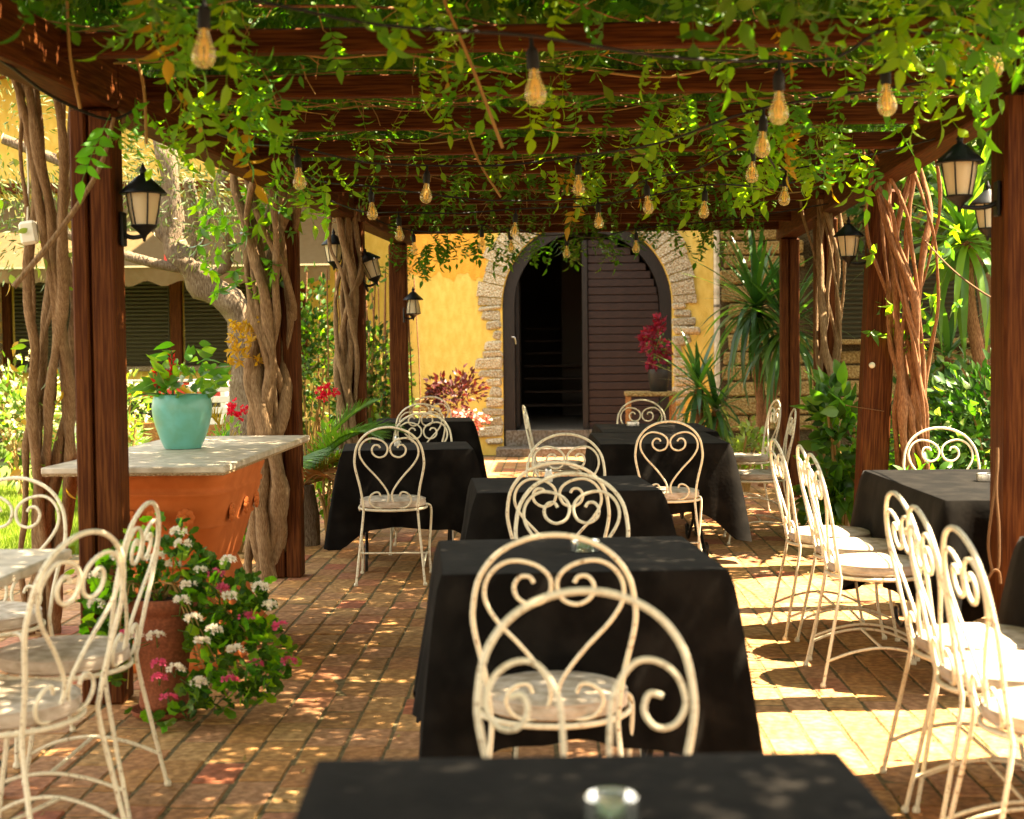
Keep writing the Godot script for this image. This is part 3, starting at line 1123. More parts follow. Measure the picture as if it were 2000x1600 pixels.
# climbing stems: several tubes that twist round one another from the ground into the canopy
func stems(called: String, label: String, base: Vector3, top: Vector3, count: int, spread: Vector2, r: Vector2, turns: float, m: String, bend := 0.1) -> Node3D:
	var t := thing(called, label, "vine", base)
	var d := top - base
	for i in count:
		var ph := TAU * i / count + rng.randf_range(-.9, .9)
		var w := turns * rng.randf_range(.25, 1.25) * (-1 if i % 5 == 3 else 1)
		var pts := []
		var n := 13
		var rr := []
		var r0 := lerpf(r.x, r.y, pow(rng.randf(), 1.6))
		var kx := rng.randf_range(2.0, 7.0)
		var kz := rng.randf_range(2.0, 7.0)
		var amp := rng.randf_range(.2, .6)
		for k in n + 1:
			var u := float(k) / n
			var sp := lerpf(spread.x, spread.y, pow(u, 2.0)) * (.75 + .35 * sin(u * kx + i))
			var c := d * u + Vector3(sin(u * 3.0 + base.x * 3) * bend, 0, cos(u * 2.4) * bend * .5)
			c += Vector3(sin(u * kx + i * 1.7), 0, cos(u * kz + i * 2.3)) * spread.x * amp
			pts.append(c + Vector3(cos(ph + w * u * TAU), 0, sin(ph + w * u * TAU)) * sp + rv(.014))
		var path := curve(pts, 4)
		for k in path.size():
			var u := float(k) / path.size()
			rr.append(r0 * (1.0 - .45 * u) * (1.0 + .12 * sin(u * 17.0 + i) + .22 * pow(maxf(sin(u * 9.0 + i * 2.1), 0.0), 8.0)))
		var b := MB.new()
		b.tube(path, rr, 9, true, .16)
		part("stem", b, mats[m], t)
	return t

func build_trunks() -> void:
	var t := stems("climbing_vine", "bundle of bare twisted vine stems left of the nearest left post, with a white box", Vector3(-2.48, 0, -7.1), Vector3(-2.1, 2.6, -5.9), 11, Vector2(.07, .16), Vector2(.013, .032), .7, "bark", .06)
	# yellow-green young leaves on it
	var xf := []
	for i in 70:
		var u := rng.randf()
		xf.append(leaf_at(Vector3(.38 * u, 2.6 * u, 1.2 * u) + rv(.17) + Vector3(0, .1, .05), Vector3(rng.randf_range(-1, 1), rng.randf_range(-1, .4), rng.randf_range(-1, 1)), rng.randf_range(.05, .085)))
	leaves(t, "leaf", ["oval_0", "oval_1"], ["vine_leaf_3", "bright_leaf", "pale_leaf"], xf, [Color(.2, .2, .02)], 300)
	t = stems("climbing_vine", "thick gnarled vine trunks twisted round the middle left post", Vector3(-1.82, 0, -8.75), Vector3(-1.62, 2.5, -8.55), 13, Vector2(.085, .19), Vector2(.022, .05), 1.2, "bark", .05)
	xf = []
	for i in 60:
		xf.append(leaf_at(Vector3(rng.randf_range(-.25, .3), rng.randf_range(1.7, 2.35), rng.randf_range(.0, .35)), Vector3(rng.randf_range(-1, 1), -.8, rng.randf_range(-.4, 1)), rng.randf_range(.9, 1.3)))
	leaves(t, "leaf", ["finger_0", "finger_1"], ["vine_leaf_0", "shade_leaf", "vine_leaf_1"], xf, [Color(.05, .12, .01)], 300)
	xf = []
	for i in 40:
		xf.append(leaf_at(Vector3(-.02 + rng.randf_range(-.1, .12), 1.42 + rng.randf_range(-.13, .12), .22 + rng.randf_range(-.05, .08)), rv(1), rng.randf_range(.4, .7)))
	leaves(t, "leaf", ["finger_0", "finger_1"], ["vine_leaf_3"], xf, [Color(.3, .2, .02)], 300)
	t = stems("climbing_vine", "rope-like twisted vine stems on the third left post beside a lantern", Vector3(-1.58, 0, -10.7), Vector3(-1.42, 2.5, -10.55), 9, Vector2(.055, .12), Vector2(.018, .038), 1.7, "bark", .04)
	t = stems("climbing_vine", "sunlit reddish bundle of vine stems beside the leaning right post", Vector3(2.20, 0, -9.05), Vector3(2.02, 2.55, -8.6), 15, Vector2(.06, .25), Vector2(.013, .030), .8, "bark_warm", .04)
	xf = []
	for i in 26:
		xf.append(leaf_at(Vector3(rng.randf_range(-.3, .25), rng.randf_range(1.2, 2.3), rng.randf_range(.05, .3)), Vector3(rng.randf_range(-1, 1), -.6, rng.randf_range(-.2, 1)), rng.randf_range(.8, 1.2)))
	leaves(t, "leaf", ["finger_0", "finger_1"], ["bright_leaf", "vine_leaf_1", "shade_leaf"], xf, [Color(.1, .2, .02)], 300)
	t = stems("climbing_vine", "shaded dark vine stems coiled round the far right post behind the yucca", Vector3(2.0, 0, -10.85), Vector3(1.95, 2.5, -10.7), 8, Vector2(.08, .14), Vector2(.014, .035), .8, "bark", .04)

# ------------------------------------------------------------------ chairs and clothed tables
func make_chair(called: String, label: String, style: int) -> Node3D:
	var c := thing(called, label, "chair", Vector3.ZERO, 0, "cream wrought iron chairs")
	var m: Material = mats["cream_paint"]
	var bz := func(y: float) -> float: return .178 + (y - .42) * .19
	var hp := []
	var half := [[.200, 0, .255], [.180, .2, .215], [.160, .40, .178], [.160, .46, .182], [.172, .56, .20], [.198, .68, .222], [.199, .742, .235], [.183, .813, .248], [.139, .872, .259], [.073, .908, .267]]
	for p in half:
		hp.append(Vector3(-p[0], p[1], p[2]))
	hp.append(Vector3(0, .920, .269))
	for i in half.size():
		var p = half[half.size() - 1 - i]
		hp.append(Vector3(p[0], p[1], p[2]))
	var b := MB.new()
	b.tube(curve(hp, 5), .0070, 8)
	for s in [-1, 1]:
		b.lathe([Vector2(.0, .0), Vector2(.012, .0), Vector2(.012, .012), Vector2(.007, .02)], 8, Vector3(s * .2, 0, .255))
	part("back_frame", b, m, c)
	var sc := [[-.055, .514], [-.066, .536], [-.092, .535], [-.116, .514], [-.121, .487], [-.103, .456], [-.065, .444], [-.030, .460], [-.011, .497], [-.014, .538], [-.040, .583], [-.083, .638], [-.137, .698], [-.168, .752], [-.168, .800], [-.143, .838], [-.102, .856], [-.050, .847], [-.016, .822], [-.007, .790], [-.022, .756], [-.058, .744], [-.090, .762], [-.098, .792], [-.083, .815], [-.060, .815], [-.050, .800]]
	if style == 2:
		sc = [[-.042, .44], [-.042, .55], [-.043, .65], [-.052, .73], [-.088, .785], [-.130, .792], [-.170, .765], [-.186, .715], [-.165, .677], [-.13, .672], [-.108, .70], [-.118, .732], [-.143, .728]]
	for s in [1, -1]:
		var pts := []
		for q in sc:
			pts.append(Vector3(q[0] * s, q[1], bz.call(q[1]) - .002))
		var sb := MB.new()
		sb.tube(curve(pts, 4), .0058, 7)
		part("scroll", sb, m, c)
	var ring := []
	var rb := MB.new()
	for i in 33:
		var a := TAU * i / 32.0
		ring.append(Vector3(cos(a) * .2, .43, sin(a) * .2))
	rb.tube(PackedVector3Array(ring), .008, 7, false)
	part("seat_frame", rb, m, c)
	var cu := MB.new()
	cu.lathe([Vector2(.0, .436), Vector2(.180, .436), Vector2(.193, .446), Vector2(.196, .462), Vector2(.192, .478), Vector2(.178, .487), Vector2(.12, .491), Vector2(.0, .493)], 36)
	var cushion := part("cushion", cu, mats["cushion"], c)
	var pipe := MB.new()
	for yy in [.448, .479]:
		var pr := PackedVector3Array()
		for i in 33:
			var a := TAU * i / 32.0
			pr.append(Vector3(cos(a) * .1935, yy, sin(a) * .1935))
		pipe.tube(pr, .0026, 5, false)
	part("piping", pipe, mats["cushion_seam"], cushion)
	for s in [-1, 1]:
		var lb := MB.new()
		lb.tube(curve([Vector3(s * .155, .428, -.115), Vector3(s * .195, .432, -.135), Vector3(s * .217, .405, -.152), Vector3(s * .214, .30, -.162), Vector3(s * .203, .15, -.178), Vector3(s * .21, 0, -.205)], 5), .0074, 7)
		lb.lathe([Vector2(.0, .0), Vector2(.012, .0), Vector2(.012, .012), Vector2(.007, .02)], 8, Vector3(s * .21, 0, -.205))
		part("leg", lb, m, c)
	for s in [-1, 1]:
		var tb := MB.new()
		tb.tube(curve([Vector3(s * .191, .105, .234), Vector3(s * .196, .142, .13), Vector3(s * .198, .158, .02), Vector3(s * .20, .142, -.09), Vector3(s * .206, .10, -.186)], 5), .006, 6)
		part("stretcher", tb, m, c)
	var cb := MB.new()
	cb.tube(PackedVector3Array([Vector3(-.198, .157, .02), Vector3(0, .157, .02), Vector3(.198, .157, .02)]), .0058, 6)
	part("cross_bar", cb, m, c)
	return c

func make_cloth(w: float, d: float, drop: float, seed: int) -> ArrayMesh:
	var r := RandomNumberGenerator.new()
	r.seed = seed
	var b := MB.new()
	var per := []
	var n := 30
	var corner := []
	for side in 4:
		for i in n:
			var u := float(i) / n
			var p: Vector2
			match side:
				0: p = Vector2(lerpf(-w / 2, w / 2, u), d / 2)
				1: p = Vector2(w / 2, lerpf(d / 2, -d / 2, u))
				2: p = Vector2(lerpf(w / 2, -w / 2, u), -d / 2)
				3: p = Vector2(-w / 2, lerpf(-d / 2, d / 2, u))
			per.append(p)
			var e := minf(u, 1.0 - u)
			corner.append(exp(-pow(e / .12, 2.0)))
	var rows := []
	var count := per.size()
	for inner in [0.0, .3, .6, .9, .985, 1.0]:
		var row := PackedVector3Array()
		for i in count:
			row.append(Vector3(per[i].x * inner, (.0035 * sin(per[i].x * 11 * inner + seed) * sin(per[i].y * 9 * inner + seed) if inner < .95 else 0.0) - (.003 if inner == 1.0 else 0.0), per[i].y * inner))
		rows.append(row)
	var ph := r.randf() * 6.0
	var k1 := 5.0 + r.randf() * 3.0
	for k in 12:
		var t := (k + 1) / 12.0
		var row := PackedVector3Array()
		for i in count:
			var p: Vector2 = per[i]
			var nrm := Vector2(signf(p.x) if absf(p.x) > w / 2 - .001 else 0.0, signf(p.y) if absf(p.y) > d / 2 - .001 else 0.0)
			if nrm == Vector2.ZERO:
				nrm = p.normalized()
			var diag := Vector2(signf(p.x), signf(p.y)).normalized()
			var cn: float = corner[i]
			var s := float(i) / n
			var wave := sin(s * k1 * 2.0 + ph) * .018 + sin(s * k1 * 4.3 + ph * 2) * .013
			var off := nrm * (.006 + .052 * t + wave * t * 1.3) + diag * cn * .066 * pow(t, .8) - nrm * (1.0 - absf(cn - .35) * 2.0 if cn > .05 and cn < .7 else 0.0) * .02 * t
			row.append(Vector3(p.x + off.x, -.008 - drop * t * (1.0 + .32 * cn * t + .045 * sin(s * 3.3 + ph) + .02 * sin(s * 11.0 + ph)), p.y + off.y))
		rows.append(row)
	b.grid(rows, true, false)
	return b.mesh()

func iron_base(t: Node3D, w: float, d: float, h: float) -> void:
	# two pairs of curved iron legs with scrolls, joined by a stretcher
	for s in [-1, 1]:
		for q in [-1, 1]:
			var b := MB.new()
			var x: float = s * w * .33
			var pts := [Vector3(x, h, q * d * .12), Vector3(x, h * .72, q * d * .22), Vector3(x, h * .45, q * d * .12), Vector3(x, h * .26, q * d * .14), Vector3(x, h * .10, q * d * .30), Vector3(x, .012, q * d * .38), Vector3(x, .03, q * d * .45), Vector3(x, .09, q * d * .46), Vector3(x, .10, q * d * .40), Vector3(x, .06, q * d * .39)]
			b.tube(curve(pts, 4), .010, 6)
			part("leg", b, mats["iron"], t)
		var r := MB.new()
		var ring := PackedVector3Array()
		for i in 21:
			var a := TAU * i / 20.0
			ring.append(Vector3(s * w * .33, h * .46 + sin(a) * .075, cos(a) * .075))
		r.tube(ring, .007, 6, false)
		part("ring", r, mats["iron"], t)
	var st := MB.new()
	st.tube(PackedVector3Array([Vector3(-w * .33, h * .36, 0), Vector3(0, h * .36, 0), Vector3(w * .33, h * .36, 0)]), .009, 6)
	part("stretcher", st, mats["iron"], t)

func clothed_table(x: float, z: float, w: float, d: float, turn: float, seed: int, tl: String, clab: String) -> void:
	var t := thing("dining_table", tl, "table", Vector3(x, 0, z), turn, "clothed dining tables")
	var top := MB.new()
	top.box(Vector3(0, .728, 0), Vector3(w - .02, .03, d - .02), .006)
	part("tabletop", top, mats["wood_rafter"], t)
	iron_base(t, w, d, .712)
	var c := part("tablecloth", make_cloth(w, d, .45, seed), mats["black_cloth"], self, Transform3D(Basis(Vector3.UP, turn), Vector3(x, .752, z)))
	tag(c, clab, "tablecloth", "black tablecloths")

func build_furniture() -> void:
	var q := PI / 2
	var spots := [
		[-.01, -3.80, .02, "cream iron heart-back chair pulled up to the near central black table"],
		[.065, -4.96, PI + .03, "cream iron chair on the far side of the near central black table"],
		[.015, -5.98, -.02, "cream iron chair on the near side of the middle central black table"],
		[.055, -7.28, PI, "cream iron chair on the far side of the middle central black table"],
		[-.965, -8.62, .03, "cream iron heart-back chair standing clear before the left black table"],
		[-.90, -9.82, PI + .06, "cream iron chair behind the left black table"],
		[-1.14, -11.95, .25, "cream iron chair before the farthest left table, seen above the left table"],
		[-1.17, -13.12, PI - .1, "cream iron chair behind the farthest left table, by the burgundy plant"],
		[.69, -8.98, -.03, "cream iron heart-back chair before the long black table near the door"],
		[.72, -11.88, PI, "cream iron chair at the far end of the long table, before the plank door"],
		[.03, -11.2, -q + .1, "cream iron chair seen edge-on at the left side of the long table"],
		[1.40, -10.2, q - .05, "nearer of two cream chairs at the right side of the long table"],
		[1.52, -11.75, q + .1, "farther of two cream chairs at the right side of the long table"],
		[1.31, -6.97, -q + .03, "farthest of three cream chairs facing the sunlit right table"],
		[1.36, -6.52, -q - .03, "middle of three cream chairs facing the sunlit right table"],
		[1.32, -6.02, -q, "nearest of three cream chairs facing the sunlit right table"],
		[1.30, -4.46, -q + .02, "farthest of three sunlit cream chairs at the frame's right edge"],
		[1.265, -4.05, -q - .04, "middle of three sunlit cream chairs at the frame's right edge"],
		[1.25, -3.60, -q, "nearest of three sunlit cream chairs at the frame's right edge"],
		[2.06, -7.55, PI + .05, "cream iron chair behind the sunlit right table, before the hedge"],
		[-1.44, -3.72, q - .3, "nearer cream chair at the left marble table, its back turned to the geranium"],
		[-1.49, -4.33, q, "farther cream chair at the left marble table, beside the near left post"],
		[-1.98, -4.95, PI - .1, "cream chair behind the left marble table, cut by the frame's left edge"]]
	var chair: Node3D
	for i in spots.size():
		var s = spots[i]
		if i == 0:
			chair = make_chair("iron_chair", s[3], 1)
			chair.position = Vector3(s[0], 0, s[1])
			chair.rotation.y = s[2]
		else:
			copy(chair, Vector3(s[0], 0, s[1]), s[2], s[3])
	var alt := make_chair("iron_chair", "nearest cream iron chair, blurred, with outward-curling scrolls behind the front table", 2)
	alt.position = Vector3(.06, 0, -2.45)
	alt.rotation.y = PI + .03
	clothed_table(.05, -1.84, .80, .75, .05, 11, "dining table under the black cloth at the bottom edge of the frame", "black cloth on the blurred front table, holding a clear glass ashtray")
	clothed_table(.05, -4.38, .80, .72, .09, 12, "dining table hidden by the cloth behind the large heart-back chair", "black cloth on the near central table, light flecks across its top")
	clothed_table(.03, -6.61, .80, .72, .09, 13, "dining table hidden by the cloth in the middle of the central row", "black cloth on the middle central table, ahead of the doorway")
	clothed_table(-.935, -9.20, .80, .70, .12, 14, "dining table with dark scrolled iron legs beside the middle left post", "black cloth on the left table behind the lone heart-back chair")
	clothed_table(-1.12, -12.5, .82, .70, .1, 15, "farthest left dining table before the burgundy plant", "black cloth on the farthest left table, partly behind scrolled chair backs")
	clothed_table(.68, -9.83, .82, 1.2, .03, 16, "near half of the long dining table before the arched door", "black cloth with a drooping right corner on the long table's near half")
	clothed_table(.74, -11.03, .82, 1.15, .03, 17, "far half of the long dining table before the arched door", "black cloth with bright flecks on the long table's far half")
	clothed_table(1.96, -6.50, .86, 1.42, .02, 18, "dining table in the sun between the two right posts", "dark cloth bleached grey by sun on the right table, metal ashtray on top")
	clothed_table(1.93, -4.02, .84, 1.42, .02, 19, "dining table cut by the right edge below the orange post", "dark cloth at the right edge of the frame in front of the near right post")

# ------------------------------------------------------------------ marble tables
func build_marble_tables() -> void:
	var t := thing("marble_table", "pale marble table on a dark iron scroll base at the left edge", "table", Vector3(-1.98, 0, -4.0))
	var b := MB.new()
	b.box(Vector3(0, .735, 0), Vector3(.88, .03, 1.16), .006)
	part("tabletop", b, mats["marble"], t)
	iron_base(t, .75, 1.0, .72)
	t = thing("marble_sideboard", "long marble slab on an orange terracotta pedestal, holding the turquoise pot", "table", Vector3(-1.73, 0, -6.95), .0)
	b = MB.new()
	b.box(Vector3(0, .886, 0), Vector3(.76, .028, 2.08), .005)
	part("slab", b, mats["marble"], t)
	var e := MB.new()
	e.box(Vector3(0, .868, 0), Vector3(.752, .010, 2.072))
	part("underside", e, mats["marble_edge"], t)
	# waisted, rounded-square terracotta pedestal with bands
	var prof := []
	for p in [[.31, .0], [.322, .03], [.312, .06], [.286, .10], [.244, .22], [.210, .34], [.196, .39], [.188, .40], [.188, .412], [.202, .416], [.224, .50], [.252, .60], [.262, .604], [.254, .612], [.268, .66], [.286, .72], [.288, .745], [.296, .75], [.296, .765], [.288, .77], [.292, .79], [.300, .81], [.306, .83], [.306, .862], [.29, .863]]:
		prof.append(Vector2(p[0], p[1]))
	b = MB.new()
	b.lathe(prof, 64, Vector3(.02, 0, .28), .62, 1.0, 1.75)
	var ped := part("pedestal", b, mats["terracotta"], t)
	for r in [[.305, .66, .28, 0], [.298, .66, .55, 0], [.298, .66, .02, 0], [-.1, .66, .79, 1], [.15, .66, .79, 1], [.02, .66, .80, 1]]:
		var f := MB.new()
		for i in 8:
			var a := TAU * i / 8.0
			f.lathe([Vector2(.0, .009), Vector2(.0135, .006), Vector2(.016, -.004)], 8, Vector3(cos(a) * .026, 0, sin(a) * .026))
		f.lathe([Vector2(.016, -.004), Vector2(.013, .010), Vector2(.0, .013)], 10)
		var fx := Basis(Vector3.BACK, -PI / 2) if r[3] == 0 else Basis(Vector3.RIGHT, PI / 2)
		part("rosette", f, mats["terracotta"], ped, Transform3D(fx, Vector3(r[0], r[1], r[2])))

# ------------------------------------------------------------------ lanterns
func lantern(at: Vector3, toward: Vector3, label: String, tilt := 0.0, bell := false) -> void:
	var t := thing("wall_lantern", label, "lantern", at, 0, "black post lanterns with frosted panes")
	if tilt != 0.0:
		t.rotation.z = tilt
	t.scale = Vector3.ONE * .84
	toward /= .84
	var bk: Material = mats["black_metal"]
	var rt := .080 if not bell else .05
	var rbm := .054 if not bell else .075
	var g := MB.new()
	g.lathe([Vector2(rbm, -.072), Vector2((rt + rbm) / 2 + .002, .0), Vector2(rt, .072)], 6)
	var glass := part("glass", g, mats["frosted_glass"], t)
	for i in 6:
		var a := TAU * i / 6.0
		var bar := MB.new()
		bar.tube(PackedVector3Array([Vector3(cos(a) * rbm, -.073, -sin(a) * rbm), Vector3(cos(a) * (rt + rbm + .006) / 2, 0, -sin(a) * (rt + rbm + .006) / 2), Vector3(cos(a) * rt, .073, -sin(a) * rt)]), .0042, 5)
		part("bar", bar, bk, glass)
	var r := MB.new()
	r.lathe([Vector2(rt, .070), Vector2(.106, .068), Vector2(.110, .074), Vector2(.088, .098), Vector2(.060, .122), Vector2(.032, .150), Vector2(.014, .160), Vector2(.013, .172), Vector2(.018, .180), Vector2(.010, .190), Vector2(.004, .212), Vector2(.0, .214)], 18)
	part("cap", r, bk, t)
	var cup := MB.new()
	cup.lathe([Vector2(.0, -.150), Vector2(.006, -.148), Vector2(.010, -.13), Vector2(.016, -.118), Vector2(.044, -.092), Vector2(rbm + .006, -.078), Vector2(rbm + .006, -.072), Vector2(rbm - .01, -.071)], 12)
	part("base_cup", cup, bk, t)
	var arm := MB.new()
	var w := toward
	arm.tube(curve([Vector3(0, -.118, 0), Vector3(0, -.128, 0) + w * .3, Vector3(0, -.125, 0) + w * .7, Vector3(0, -.10, 0) + w]), .011, 7)
	var d := w.normalized()
	arm.box(w + Vector3(0, -.09, 0) - d * .008, Vector3(.016 if absf(d.x) > .5 else .07, .16, .07 if absf(d.x) > .5 else .016), .006)
	part("bracket", arm, bk, t)

func build_lanterns() -> void:
	lantern(Vector3(-1.59, 1.925, -5.66), Vector3(-.088, 0, 0), "black lantern with frosted panes on the near left post, above the turquoise pot")
	lantern(Vector3(1.535, 1.99, -5.58), Vector3(.147, 0, 0), "large black lantern with frosted panes on the near right post")
	lantern(Vector3(1.80, 1.965, -8.98), Vector3(.13, 0, 0), "black lantern with warm frosted panes on the leaning right post")
	lantern(Vector3(2.235, 2.02, -7.6), Vector3(.12, 0, 0), "black lantern just behind the near right lantern, before the yucca leaves")
	lantern(Vector3(-1.60, 2.07, -10.65), Vector3(.08, 0, 0), "black lantern among vine stems left of the third left post")
	lantern(Vector3(-1.33, 1.95, -10.7), Vector3(-.09, 0, 0), "tilted black lantern half hidden behind the rope-like vine stems", .35)
	lantern(Vector3(-1.255, 1.74, -13.05), Vector3(-.09, 0, 0), "white bell-shaped lantern on the far left post before the yellow wall", 0.0, true)
	var gp := thing("garden_post", "dark timber post standing behind the near right lanterns", "post", Vector3(2.42, 0, -7.65))
	var b := MB.new()
	b.box(Vector3(0, 1.15, 0), Vector3(.13, 2.3, .13), .01)
	part("post", b, mats["wood_post"], gp)

# ------------------------------------------------------------------ strings of bulbs
func build_string_lights() -> void:
	var glass := MB.new()
	var gp := []
	for p in [[.0, -.104], [.012, -.102], [.022, -.096], [.029, -.084], [.031, -.072], [.029, -.058], [.023, -.042], [.0165, -.026], [.014, -.012], [.0135, .0]]:
		gp.append(Vector2(p[0], p[1]))
	glass.lathe(gp, 18)
	var gm := glass.mesh()
	var sk := MB.new()
	sk.lathe([Vector2(.0145, -.004), Vector2(.0175, .0), Vector2(.0175, .040), Vector2(.013, .052), Vector2(.006, .060), Vector2(.005, .085), Vector2(.0, .086)], 12)
	var skm := sk.mesh()
	var fl := MB.new()
	for i in 4:
		var a := TAU * i / 4.0 + .4
		fl.tube(PackedVector3Array([Vector3(cos(a) * .006, -.03, sin(a) * .006), Vector3(cos(a) * .013, -.055, sin(a) * .013), Vector3(cos(a) * .008, -.082, sin(a) * .008)]), .0026, 5)
	fl.tube(PackedVector3Array([Vector3(0, 0, 0), Vector3(0, -.02, 0), Vector3(0, -.045, 0)]), .003, 5)
	var flm := fl.mesh()
	# each string: label, then the bulbs (picked up along its cable), then cable ends
	var strings := [
		["cable of filament bulbs slung across the nearest rafters", Vector3(-1.9, 2.34, -3.2), Vector3(1.75, 2.36, -5.1), [Vector3(-.81, 2.085, -3.42), Vector3(-.045, 2.035, -3.72), Vector3(.63, 2.035, -4.1), Vector3(.97, 2.085, -4.3), Vector3(1.42, 2.27, -4.75)]],
		["cable of filament bulbs running from the middle of the roof to the right beam", Vector3(-1.55, 2.36, -6.5), Vector3(1.85, 2.42, -5.0), [Vector3(-1.06, 2.09, -6.1), Vector3(-.58, 2.09, -6.75), Vector3(.115, 2.09, -6.5), Vector3(.75, 2.09, -5.25)]],
		["cable of filament bulbs over the middle tables", Vector3(-1.5, 2.36, -7.9), Vector3(1.9, 2.36, -7.0), [Vector3(-.94, 2.09, -7.6), Vector3(.26, 2.09, -8.35), Vector3(.48, 2.09, -7.45), Vector3(.86, 2.12, -6.35), Vector3(1.12, 2.09, -7.1)]],
		["cable of small bulbs hanging below the farthest rafter before the arch", Vector3(-1.4, 2.36, -10.4), Vector3(2.0, 2.36, -10.3), [Vector3(-1.0, 2.09, -10.5), Vector3(-.49, 2.09, -10.1), Vector3(-.30, 2.09, -10.4), Vector3(.105, 2.09, -11.1), Vector3(.60, 2.09, -10.6)]],
		["short cable of small bulbs beside the far left lantern", Vector3(-1.45, 2.33, -9.3), Vector3(1.6, 2.36, -8.6), [Vector3(-.93, 2.07, -8.85), Vector3(-.23, 2.09, -8.95), Vector3(.80, 2.09, -7.75)]]]
	for s in strings:
		var t := thing("string_light", s[0], "string lights", Vector3.ZERO, 0, "bulb strings under the pergola")
		var pts := [s[1]]
		for p in s[3]:
			pts.append(p + Vector3(0, .20 if p.z > -4.6 and p.x > .9 else .125, 0))
		pts.append(s[2])
		pts.sort_custom(func(a, b): return a.x < b.x)
		var way := []
		for i in pts.size():
			way.append(pts[i])
			if i < pts.size() - 1:
				way.append((pts[i] + pts[i + 1]) / 2 + Vector3(0, -.03, 0) + rv(.015))
		var c := MB.new()
		c.tube(curve(way, 4), .0048, 5, false)
		part("cable", c, mats["cable"], t)
		for p in s[3]:
			var g := part("bulb", gm, mats["bulb_glass"], t, Transform3D(Basis(Vector3.BACK, rng.randf_range(-.08, .08)).scaled(Vector3.ONE * .92), p + Vector3(0, .045, 0)))
			part("socket", skm, mats["cable"], g)
			part("filament", flm, mats["filament"], g)

